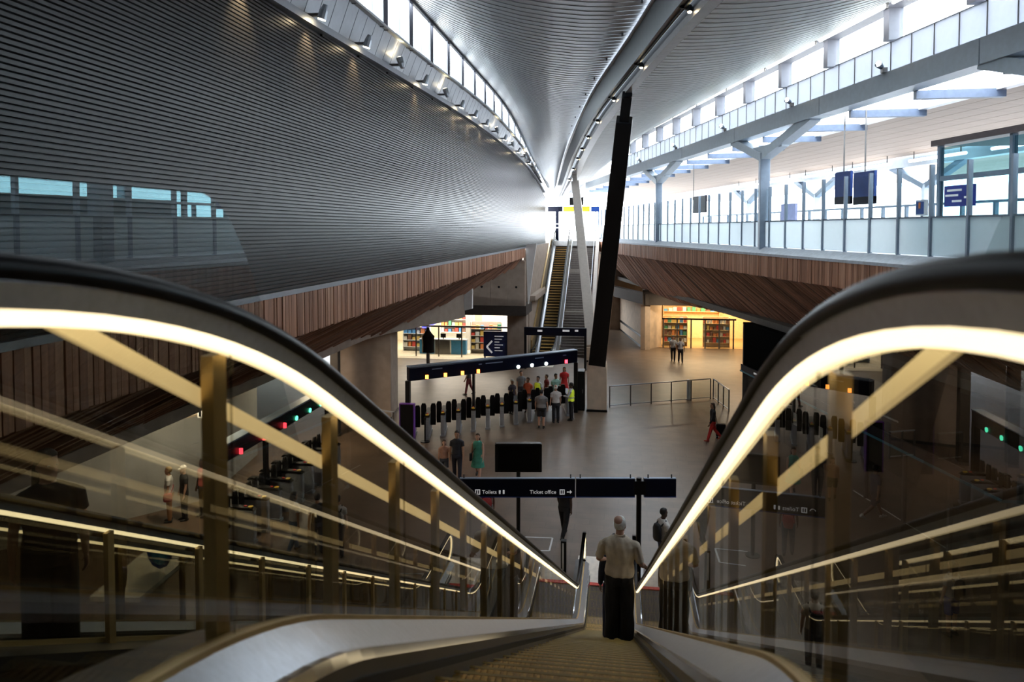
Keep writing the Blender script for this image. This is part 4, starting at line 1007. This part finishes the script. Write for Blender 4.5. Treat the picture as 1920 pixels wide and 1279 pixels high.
# round white number sign on the concrete at the left
p = at_y(379, 776, 20.5)
box_thing('number_plate', 'small white rounded plate with dark figures on the concrete wall at left', 'sign', [('plate', MB().box(p.x-.16, p.x+.16, p.y-.02, p.y+.02, p.z-.14, p.z+.14), WHITE, .015), ('figures', MB().box(p.x-.09, p.x-.02, p.y-.03, p.y-.02, p.z-.08, p.z+.08).box(p.x+.03, p.x+.10, p.y-.03, p.y-.02, p.z-.08, p.z+.08), BLACK), ('hanger', MB().bar(p+Vector((0, 0, .12)), Vector((p.x, p.y, 4.46)), .02, .02), STEELD)], p)
box_thing('concrete_block', 'pale concrete block wall behind the left gate line', 'wall block', [('body', MB().prism([(-18.5, 16.5, 0), (-13.9, 22.2, 0), (-14.6, 27, 0), (-19.5, 27, 0)], (0, 0, 0), (0, 0, 2.9)), mat('grey_concrete', (.40, .40, .39), .75, 0, .1, 2)), ('coping', MB().prism([(-18.5, 16.5, 2.9), (-13.9, 22.2, 2.9), (-14.6, 27, 2.9), (-19.5, 27, 2.9)], (0, 0, 0), (0, 0, .06)), CONC2)], (-16, 22, 0))

# ================================================================== people
SKIN = {k: mat('skin_'+k, c, .55, 0, .06) for k, c in (('fair', (.55, .32, .23)), ('tan', (.40, .22, .14)), ('brown', (.16, .08, .05)), ('dark', (.07, .035, .022)))}
HAIR = {k: mat('hair_'+k, c, .6, 0, .2, 30) for k, c in (('black', (.01, .008, .007)), ('brown', (.05, .028, .015)), ('white', (.85, .83, .79)), ('blond', (.3, .2, .09)))}
CL = {}
def cloth(c):
    k = tuple(round(v, 3) for v in c)
    if k not in CL: CL[k] = mat('cloth_%d' % len(CL), c, .8, 0, .14, 9, .2)
    return CL[k]
def fuse(mb, m, voxel, smooth=4, folds=None):
    me = mb.mesh('tmp', None); o = bpy.data.objects.new('tmp', me)
    md = o.modifiers.new('r', 'REMESH'); md.mode = 'VOXEL'; md.voxel_size = voxel; md.use_smooth_shade = True
    sm = o.modifiers.new('s', 'SMOOTH'); sm.factor = .5; sm.iterations = smooth
    r = settled(o)
    bpy.data.objects.remove(o); bpy.data.meshes.remove(me)
    if folds:
        nn = [v.normal.copy() for v in r.vertices]; cc = []
        for v, n in zip(r.vertices, nn): cc.extend(v.co + n*folds(v.co))
        r.vertices.foreach_set('co', cc)
    r.materials.clear(); r.materials.append(m)
    r.polygons.foreach_set('use_smooth', [True]*len(r.polygons)); r.update()
    return r
V = Vector
def ellipse(z, rx, ry, cx=0, cy=0, n=14): return [V((cx+rx*math.cos(2*math.pi*k/n), cy+ry*math.sin(2*math.pi*k/n), z)) for k in range(n)]
def hand(mb, wrist, d, palm_n, side, curl=.35, sc=1.0):
    d = V(d).normalized(); pn = V(palm_n); pn = (pn - d*pn.dot(d)).normalized(); r = d.cross(pn)*side
    mb.tube([wrist-d*.02*sc, wrist+d*.045*sc, wrist+d*.09*sc], [(.026*sc, .02*sc), (.041*sc, .016*sc), (.040*sc, .014*sc)], 10, side=r)
    for i, ln in enumerate((.068, .078, .072, .056)):
        b = wrist + d*.085*sc + r*((.03-.02*i)*sc); a1 = curl*.7; p1 = b + (d*math.cos(a1)+pn*math.sin(a1))*ln*.5*sc; a2 = curl*2
        p2 = p1 + (d*math.cos(a2)+pn*math.sin(a2))*ln*.5*sc
        mb.tube([b-d*.015, b, p1, p2], [.0095*sc, .0095*sc, .009*sc, .007*sc], 6)
    b = wrist + d*.03*sc + r*.034*sc; p1 = b + (r*.75+d*.65+pn*.25).normalized()*.035*sc
    mb.tube([wrist+d*.02*sc, b, p1, p1 + (d*.9+r*.25+pn*.35).normalized()*.03*sc], [.011*sc, .012*sc, .010*sc, .008*sc], 6)
def leg_pts(sx, hip, knee, hipz=.92):
    h = V((sx*.095, 0, hipz)); th = .43; sh = .42
    k = h + V((sx*.01, math.sin(hip)*th, -math.cos(hip)*th)); b = hip-knee
    a = k + V((0, math.sin(b)*sh, -math.cos(b)*sh)); return h, k, a, b
def person(label, loc, face, h=1.74, skin='fair', hair='brown', hairstyle='short', top=(.3, .3, .3), sleeve='short', bottom=(.05, .05, .06), kind='trousers',
           walk=0.0, armL=None, armR=None, headyaw=0.0, headpitch=0.0, voxel=.012, shoe=(.03, .03, .03), extras=None, eyes=False, width=1.0, long_top=0.0, group=None):
    s = h/1.75; P = thing('person', label, 'person', (0, 0, 0), group)
    body = MB(); sw = walk
    legs = [leg_pts(-1, sw, max(0, -sw)*1.2+.03), leg_pts(1, -sw, max(0, sw)*1.2+.03)]
    low = min(l[2].z for l in legs); dz = .075-low; off = V((0, 0, dz))
    feet = MB()
    for hp, k, a, b in legs:
        hp, k, a = hp+off, k+off, a+off
        body.tube([hp+V((0, 0, .05)), hp.lerp(k, .5), k, k.lerp(a, .35), a], [.088, .075, .056, .058, .038], 10)
        f = V((0, math.cos(b*.6), math.sin(b*.6)*.8)).normalized()
        feet.tube([a-f*.075+V((0, 0, -.03)), a-f*.03+V((0, 0, -.025)), a+f*.08+V((0, 0, -.04)), a+f*.17+V((0, 0, -.05))], [(.034, .04), (.042, .05), (.047, .035), (.03, .018)], 10, side=(1, 0, 0))
        feet.tube([a+V((0, 0, .05)), a+V((0, 0, -.02))], .045, 10)
    hz = .92+dz
    tors = [(hz-.02, .165, .115), (hz+.08, .155, .105), (hz+.2, .15, .10), (hz+.34, .17, .11), (hz+.45, .185, .11), (hz+.53, .15, .085), (hz+.575, .065, .06)]
    body.loft([ellipse(z, rx*width, ry*width) for z, rx, ry in tors])
    sh = V((0, 0, hz+.485)); nk = V((0, -.005, hz+.54)); hc = V((0, .015, hz+.73))
    body.tube([nk, nk+V((0, .01, .13))], [.062, .055], 10)
    HM = Matrix.Rotation(headyaw, 3, 'Z') @ Matrix.Rotation(headpitch, 3, 'X')
    # skull, face, nose, ears
    head = MB()
    rings = [(-.125, .028, .03, .05), (-.105, .048, .055, .035), (-.07, .062, .078, .015), (-.02, .071, .09, .002), (.03, .075, .095, -.004), (.075, .068, .086, -.008), (.105, .045, .06, -.01), (.12, .015, .02, -.01)]
    head.loft([ellipse(z, rx, ry, 0, cy) for z, rx, ry, cy in rings])
    head.tube([V((0, .085, .02)), V((0, .105, -.02)), V((0, .112, -.035))], [.010, .014, .016], 8)
    head.ell((0, .082, -.068), .026, .014, .009, 8, 6); head.ell((0, .078, .03), .055, .018, .012, 8, 6); head.ell((0, .075, -.105), .026, .02, .018, 8, 6)
    for e in (-1, 1): head.ell((e*.076, -.005, -.01), .012, .024, .034, 8, 6)
    body.add([hc + HM @ V(p) for p in head.v], head.f)
    arms = []
    for sd, A in ((-1, armL), (1, armR)):
        S = sh + V((sd*.178*width, -.005, 0))
        if A is None: A = ((.05, .02 - .10*sd*math.sin(sw)*2.0, -.29), (.06, .08 - .22*sd*math.sin(sw)*2.0, -.53))
        E = S + V((sd*A[0][0], A[0][1], A[0][2])); W = S + V((sd*A[1][0], A[1][1], A[1][2])); arms.append((sd, S, E, W))
        body.tube([S+V((-sd*.04, 0, -.01)), S.lerp(E, .15), S.lerp(E, .5), E, E.lerp(W, .3), W], [.052, .055, .047, .038, .04, .026], 10)
        dd = (W-E).normalized(); hand(body, W, dd, V((-sd, .25, 0)) if abs(dd.z) > .6 else V((0, 0, -1)), -sd if abs(dd.z) > .6 else sd, .45)
    ob('body', fuse(body, SKIN[skin], voxel), None, P)
    # clothes
    T = MB(); g = .016
    secs = [(z, rx*width+g, ry*width+g) for z, rx, ry in tors[:-1]]
    if kind == 'dress': secs = [(hz-.42, .27, .22), (hz-.2, .23, .175), (hz-.03, .19, .135)] + secs[1:]
    elif long_top: secs = [(hz-long_top, .19*width, .14*width)] + secs
    else: secs = [(hz+.02, .178*width, .125*width), (hz+.06, .185*width, .132*width)] + secs[2:]
    secs.append((tors[-1][0]+.006, .080*width, .074*width))
    T.loft([ellipse(z, rx, ry) for z, rx, ry in secs])
    for sd, S, E, W in arms:
        if sleeve == 'none': continue
        pts = [S+V((-sd*.05, 0, -.01)), S.lerp(E, .12), S.lerp(E, .62 if voxel > .009 else .86)]; rr = [.072, .074, .066]
        if sleeve == 'long': pts += [E, E.lerp(W, .45), E.lerp(W, .92)]; rr = [.072, .074, .064, .055, .05, .042]
        T.tube(pts, rr, 12)
    fold = (lambda c: .010*math.sin(c.x*44+math.sin(c.z*9)*1.5)*math.sin(c.z*5+c.x*11+1)) if voxel < .009 else None
    ob('shirt' if kind != 'dress' else 'dress', fuse(T, cloth(top), voxel, 3, fold), None, P)
    if kind in ('trousers', 'shorts', 'wide', 'skirt'):
        Bm = MB(); Bm.loft([ellipse(z, rx, ry) for z, rx, ry in ((hz-.10, .178, .135), (hz-.02, .184*width, .135*width), (hz+.07, .172*width, .122*width), (hz+.09, .168*width, .118*width))])
        for hp, k, a, b in legs:
            hp, k, a = hp+off, k+off, a+off
            if kind == 'shorts': Bm.tube([hp+V((0, 0, .02)), hp.lerp(k, .5), hp.lerp(k, .9)], [.105, .10, .096], 12)
            elif kind == 'wide': Bm.tube([hp+V((0, 0, .02)), hp.lerp(k, .5), k, a+V((0, 0, -.03))], [.108, .108, .104, .10], 12)
            elif kind == 'trousers': Bm.tube([hp+V((0, 0, .02)), hp.lerp(k, .5), k, k.lerp(a, .5), a+V((0, 0, .0))], [.105, .092, .074, .07, .058], 12)
        if kind == 'skirt': Bm.loft([ellipse(z, rx, ry) for z, rx, ry in ((hz-.45, .26, .2), (hz-.2, .22, .17), (hz, .18, .13))])
        ob({'shorts': 'shorts', 'skirt': 'skirt'}.get(kind, 'trousers'), fuse(Bm, cloth(bottom), voxel, 3, fold), None, P)
    ob('shoes', feet, cloth(shoe), P, smooth=True)
    # hair
    H = MB(); hs = hairstyle
    if hs == 'cap':
        H.loft([ellipse(z, rx, ry, 0, cy) for z, rx, ry, cy in ((.04, .084, .105, 0), (.09, .08, .10, -.004), (.13, .05, .06, -.006), (.138, .01, .01, -.006))]); H.tube([V((0, .08, .045)), V((0, .16, .035))], [(.07, .008), (.05, .006)], 10, side=(1, 0, 0))
    else:
        nv, nu = 9, 16
        for j in range(nv):
            pass
        R = []
        bot = {'short': -.05, 'balding': -.035, 'long': -.06, 'bun': -.05, 'cropped': -.03}[hs]
        for z, rx, ry in ((bot, .074, .088), (0, .083, .104), (.04, .086, .108), (.085, .078, .097), (.118, .052, .066), (.134, .015, .02)):
            ring_ = []
            for p in ellipse(z, rx, ry, 0, -.012, nu):
                if z < .055 and p.y > .02: p = V((p.x*.86, .02+(p.y-.02)*.10, p.z))
                ring_.append(p)
            R.append(ring_)
        H.loft(R)
        if hs == 'long': H.tube([V((0, -.05, .06)), V((0, -.085, -.06)), V((0, -.08, -.2)), V((0, -.075, -.32))], [(.07, .05), (.085, .045), (.09, .035), (.05, .02)], 12, side=(1, 0, 0))
        if hs == 'bun': H.ell((0, -.12, .03), .045, .04, .045)
    H2 = MB(); H2.add([hc + HM @ V(p) for p in H.v], H.f)
    ob('cap' if hs == 'cap' else 'hair', H2, HAIR[hair] if hs != 'cap' else cloth((.75, .73, .68)), P, smooth=True)
    if hs == 'balding':
        S2 = MB(); S2.ell(hc + HM @ V((-.008, -.045, .082)), .066, .080, .060, 14, 10); ob('scalp', S2, SKIN[skin], P, smooth=True)
    if eyes:
        for e in (-1, 1):
            eo = ob('eye', MB().ell(hc + HM @ V((e*.03, .083, .008)), .011, .007, .007, 8, 6), WHITE, P); ob('pupil', MB().ell(hc + HM @ V((e*.03, .0895, .008)), .005, .003, .005, 8, 6), BLACK, eo)
    if extras: extras(P, dict(hz=hz, sh=sh, hc=hc, arms=arms, HM=HM))
    P.location = loc; P.rotation_euler = (0, 0, face); P.scale = (s, s, s)
    return P
def backpack(c, w=.28):
    def f(P, d):
        z = d['hz']+.25; m = cloth(c)
        b = ob('backpack', fuse(MB().loft([ellipse(zz, rx, ry, 0, -.19) for zz, rx, ry in ((z-.22, .12, .07), (z-.16, .15, .09), (z+.1, .15, .095), (z+.2, .11, .07), (z+.23, .05, .03))]), m, .012), None, P)
        for sd in (-1, 1): ob('strap', MB().tube([(sd*.11, -.14, z+.18), (sd*.12, 0, d['sh'].z+.075), (sd*.12, .12, z+.1), (sd*.13, .05, z-.12)], .02, 6), m, b)
    return f
def shoulder_bag(c, side=1):
    def f(P, d):
        m = cloth(c); z = d['hz']-.02
        b = ob('bag', MB().loft([ellipse(zz, .05, rx, side*.27, .02) for zz, rx in ((z-.16, .11), (z-.1, .14), (z+.05, .13), (z+.1, .10))]), m, P, smooth=True)
        ob('strap', MB().tube([(side*.26, .1, z+.08), (side*.1, .12, z+.3), (-side*.12, .03, d['sh'].z+.08), (side*.05, -.14, z+.25), (side*.26, -.06, z+.08)], .012, 6), m, b)
    return f
def vest(c=(.75, .9, .05)):
    def f(P, d):
        hz = d['hz']; m = mat('hi_vis', c, .6, emit=c, es=.12)
        secs = [(hz-.02, .20, .148), (hz+.1, .19, .14), (hz+.2, .186, .136), (hz+.34, .205, .145), (hz+.45, .21, .14), (hz+.53, .155, .11)]
        v = ob('safety_vest', fuse(MB().loft([ellipse(z, rx, ry) for z, rx, ry in secs]), m, .012), None, P)
        ob('reflective_band', MB().loft([ellipse(z, .20, .15) for z in (hz+.14, hz+.19)]), mat('silver_band', (.6, .6, .6), .3), v)
    return f
def nose_z(y): return prof(y-YT)
def on_step(px, py):          # where a sight line meets the nosing slope
    d = ray(px, py); k = (RISE+YT*T30-EYE.z)/(d.z+T30*d.y); return EYE+d*k

# the man on the near escalator
mp_ = V((.02, 10.3, 0))
def man_extras(P, d):
    hz = d['hz']
    ob('belt', MB().loft([ellipse(z, .192, .14) for z in (hz+.03, hz+.06)]), BLACK, P)
    ob('collar', MB().loft([ellipse(d['sh'].z+zz, rx, rx*.93, 0, -.004) for zz, rx in ((.055, .098), (.075, .086), (.10, .078), (.125, .072))]), cloth((.66, .57, .44)), P)
sy_ = mp_.y; k_ = round((sy_-YT)/.3464)
person('white-haired man in a cream shirt and dark trousers on the near escalator, seen from behind', (.02, mp_.y, nose_z(mp_.y)+.012), R_(-4), 1.78, 'fair', 'white', 'balding', (.66, .57, .44), 'short', (.010, .010, .014), 'wide',
       armL=((.10, .04, -.28), (.02, .22, -.36)), armR=((.10, .02, -.30), (.14, .20, -.40)), voxel=.008, headyaw=R_(-12), extras=man_extras, width=1.16)
person('dark-haired person in navy standing just ahead of the cream-shirted man', (-.05, mp_.y+.72, nose_z(mp_.y+.72)), R_(6), 1.62, 'tan', 'black', 'long', (.02, .025, .045), 'long', (.012, .016, .045), 'wide', voxel=.012)
# the person in black on the second escalator
wy = 4.45
person('person in black clothes standing on the left escalator, turned towards the camera', (-4.0, wy, prof(wy-.76)), R_(222), 1.5, 'fair', 'brown', 'long', (.006, .006, .007), 'short', (.004, .004, .005), 'wide', voxel=.010, eyes=True, width=1.1, headyaw=R_(25))
def floor_person(label, px, py, face, **k):
    p = at_z(px, py); return person(label, (p.x, p.y, 0), R_(face), **k)
floor_person('person all in black walking away under the long navy sign', 1058, 1008, -20, h=1.8, skin='dark', hair='black', hairstyle='cropped', top=(.008, .008, .009), bottom=(.008, .008, .010), walk=.28, voxel=.014)
floor_person('young man with a white top and black backpack at the foot of the escalator', 1243, 1078, -60, h=1.78, skin='dark', hair='black', hairstyle='cropped', top=(.6, .58, .55), bottom=(.02, .03, .08), extras=backpack((.01, .01, .012)), voxel=.014, walk=.1)
def red_bag(P, d): ob('bag', MB().loft([ellipse(z, rx, ry, 0, -.2) for z, rx, ry in ((d['hz']-.05, .12, .08), (d['hz']+.15, .16, .09), (d['hz']+.3, .12, .06))]), cloth((.35, .03, .03)), P, smooth=True)
floor_person('person with a dark red bag half hidden by the left end of the navy sign', 912, 1003, 15, h=1.7, skin='brown', hair='black', top=(.25, .02, .03), bottom=(.10, .10, .11), extras=red_bag, voxel=.014, walk=.1)
floor_person('child in a peach top walking at the left of the family', 833, 898, 195, h=1.45, skin='fair', hair='brown', hairstyle='long', top=(.5, .28, .2), bottom=(.06, .07, .09), kind='shorts', walk=.2, voxel=.014)
floor_person('man in a dark polo walking between a child and a person in a green dress', 857, 901, 185, h=1.82, skin='tan', hair='black', top=(.02, .022, .03), bottom=(.015, .017, .03), walk=.12, voxel=.014)
floor_person('person in a green dress with a dark bag walking beside the family', 896, 898, 180, h=1.7, skin='fair', hair='brown', hairstyle='long', top=(.06, .30, .22), sleeve='none', kind='dress', walk=.3, voxel=.014, extras=shoulder_bag((.01, .01, .012)))
def suitcase_extra(P, d): pass
rp_ = at_z(1336, 827)
person('person in red trousers and a black top pulling a suitcase across the concourse', (rp_.x, rp_.y, 0), R_(100), 1.68, 'tan', 'brown', 'long', (.015, .014, .016), 'long', (.55, .03, .025), 'trousers', walk=.32, voxel=.014, shoe=(.4, .05, .04))
sc = at_z(1351, 822)
box_thing('suitcase', 'small black wheeled suitcase behind the person in red trousers', 'suitcase', [('case', MB().cbox((sc.x, sc.y, .38), .42, .28, .56), BLACK, .05), ('handle', MB().tube([(sc.x-.15, sc.y, .66), (sc.x-.22, sc.y, 1.0)], .015, 6), STEELD), ('wheel', MB().tube([(sc.x-.15, sc.y-.1, .05), (sc.x-.15, sc.y+.1, .05)], .05, 10), BLACK), ('wheel', MB().tube([(sc.x+.15, sc.y-.1, .05), (sc.x+.15, sc.y+.1, .05)], .05, 10), BLACK)], sc)
floor_person('left one of two people in white tops near the warm shop', 1262, 677, 170, h=1.75, skin='tan', hair='black', top=(.55, .57, .62), bottom=(.01, .01, .015), walk=.15, voxel=.02)
floor_person('right one of two people near the warm shop, with crossed bag straps', 1276, 680, 185, h=1.72, skin='brown', hair='black', top=(.45, .47, .55), bottom=(.01, .01, .015), walk=.1, voxel=.02, extras=backpack((.01, .01, .015)))
# around the gates
floor_person('heavy man in a grey shirt and dark shorts facing the gates', 1015, 803, -5, h=1.78, skin='fair', hair='black', top=(.20, .19, .19), bottom=(.012, .012, .016), kind='shorts', width=1.25, voxel=.016)
floor_person('man in a white shirt and dark trousers standing by the gates', 1042, 793, 20, h=1.78, skin='fair', hair='white', hairstyle='balding', top=(.55, .5, .47), bottom=(.01, .01, .014), width=1.05, voxel=.016)
floor_person('staff member in a yellow safety vest beside the cabinet, holding papers', 1071, 788, 80, h=1.80, skin='dark', hair='black', hairstyle='cropped', top=(.55, .55, .55), sleeve='long', bottom=(.008, .008, .010), voxel=.016, extras=vest(), armL=((.06, .12, -.26), (.02, .34, -.24)))
floor_person('second safety-vested staff member behind the gates', 1009, 771, 150, h=1.76, skin='tan', hair='black', top=(.6, .6, .58), bottom=(.02, .02, .025), voxel=.016, extras=vest())
floor_person('person in a white cap with a yellow bag behind the gates', 960, 776, 235, h=1.72, skin='tan', hair='black', hairstyle='cap', top=(.03, .02, .03), bottom=(.02, .02, .03), voxel=.016, extras=shoulder_bag((.6, .5, .04)))
floor_person('person in an orange and red top behind the gates', 990, 773, 160, h=1.74, skin='tan', hair='brown', top=(.55, .10, .04), bottom=(.25, .02, .05), voxel=.016)
floor_person('person in grey behind the gates next to the orange top', 977, 758, 210, h=1.75, skin='fair', hair='black', top=(.2, .2, .21), bottom=(.04, .04, .05), voxel=.016)
floor_person('person in a pale green shirt beyond the gates', 1042, 766, 215, h=1.78, skin='tan', hair='black', top=(.3, .48, .40), bottom=(.03, .05, .06), voxel=.016, width=1.1)
floor_person('person in a dark red top beyond the gates', 1025, 760, 120, h=1.6, skin='tan', hair='brown', top=(.22, .03, .03), bottom=(.02, .02, .03), voxel=.016)
floor_person('person in a red dress at the right end of the gate line', 1058, 748, 180, h=1.72, skin='tan', hair='black', hairstyle='long', top=(.62, .03, .03), sleeve='short', kind='dress', voxel=.016)
floor_person('person in dark clothes crossing behind the middle of the gate line', 879, 740, 90, h=1.75, skin='tan', hair='black', top=(.02, .02, .03), bottom=(.16, .03, .03), voxel=.016, walk=.2)
# seen through the left glass
floor_person('man in a coral red shirt beyond the left gate row', 382, 968, 150, h=1.85, skin='dark', hair='black', hairstyle='cropped', top=(.50, .10, .09), bottom=(.02, .02, .03), voxel=.014, width=1.05)
floor_person('person in a white top with a red bag near the left gate row', 318, 978, 120, h=1.72, skin='tan', hair='blond', top=(.6, .58, .57), bottom=(.3, .14, .06), voxel=.014, extras=shoulder_bag((.35, .05, .07), -1))
floor_person('person in a pale hat and black top near the left gate row', 346, 975, 140, h=1.72, skin='fair', hair='blond', hairstyle='cap', top=(.03, .03, .03), bottom=(.02, .02, .025), voxel=.014)
floor_person('person in a white shirt and jeans walking past the left gate row', 552, 1035, -30, h=1.72, skin='tan', hair='black', hairstyle='long', top=(.6, .6, .62), bottom=(.10, .16, .26), voxel=.014, walk=.2)
floor_person('person with a dark backpack and white sleeves left of the escalator foot', 634, 1045, 10, h=1.74, skin='fair', hair='black', top=(.58, .56, .55), bottom=(.03, .03, .04), voxel=.014, extras=backpack((.012, .012, .014)))
floor_person('dark-clothed person between two white-shirted walkers left of the escalator', 596, 1038, 40, h=1.7, skin='tan', hair='black', top=(.02, .02, .03), bottom=(.05, .06, .08), voxel=.014)
floor_person('child in a lilac top and black backpack at the lower left', 222, 1160, 60, h=1.45, skin='fair', hair='brown', top=(.35, .28, .5), bottom=(.03, .03, .05), voxel=.014, extras=backpack((.008, .008, .01)))
# seen through the right glass
floor_person('man in a navy shirt and shorts striding right of the escalator', 1640, 975, -70, h=1.8, skin='brown', hair='black', hairstyle='cropped', top=(.02, .03, .06), bottom=(.012, .016, .03), kind='shorts', walk=.42, voxel=.014, shoe=(.5, .5, .5))
floor_person('person with a black backpack and pale shirt below the right glass', 1525, 1262, 0, h=1.74, skin='tan', hair='brown', hairstyle='short', top=(.42, .36, .30), bottom=(.02, .02, .03), voxel=.014, extras=backpack((.008, .008, .012)))
floor_person('person in blue shorts with a dark bag at the lower right', 1783, 1192, 30, h=1.7, skin='fair', hair='black', hairstyle='long', top=(.45, .45, .47), bottom=(.03, .07, .35), kind='shorts', voxel=.014, extras=backpack((.008, .008, .012)))

bpy.data.scenes.remove(TMP)
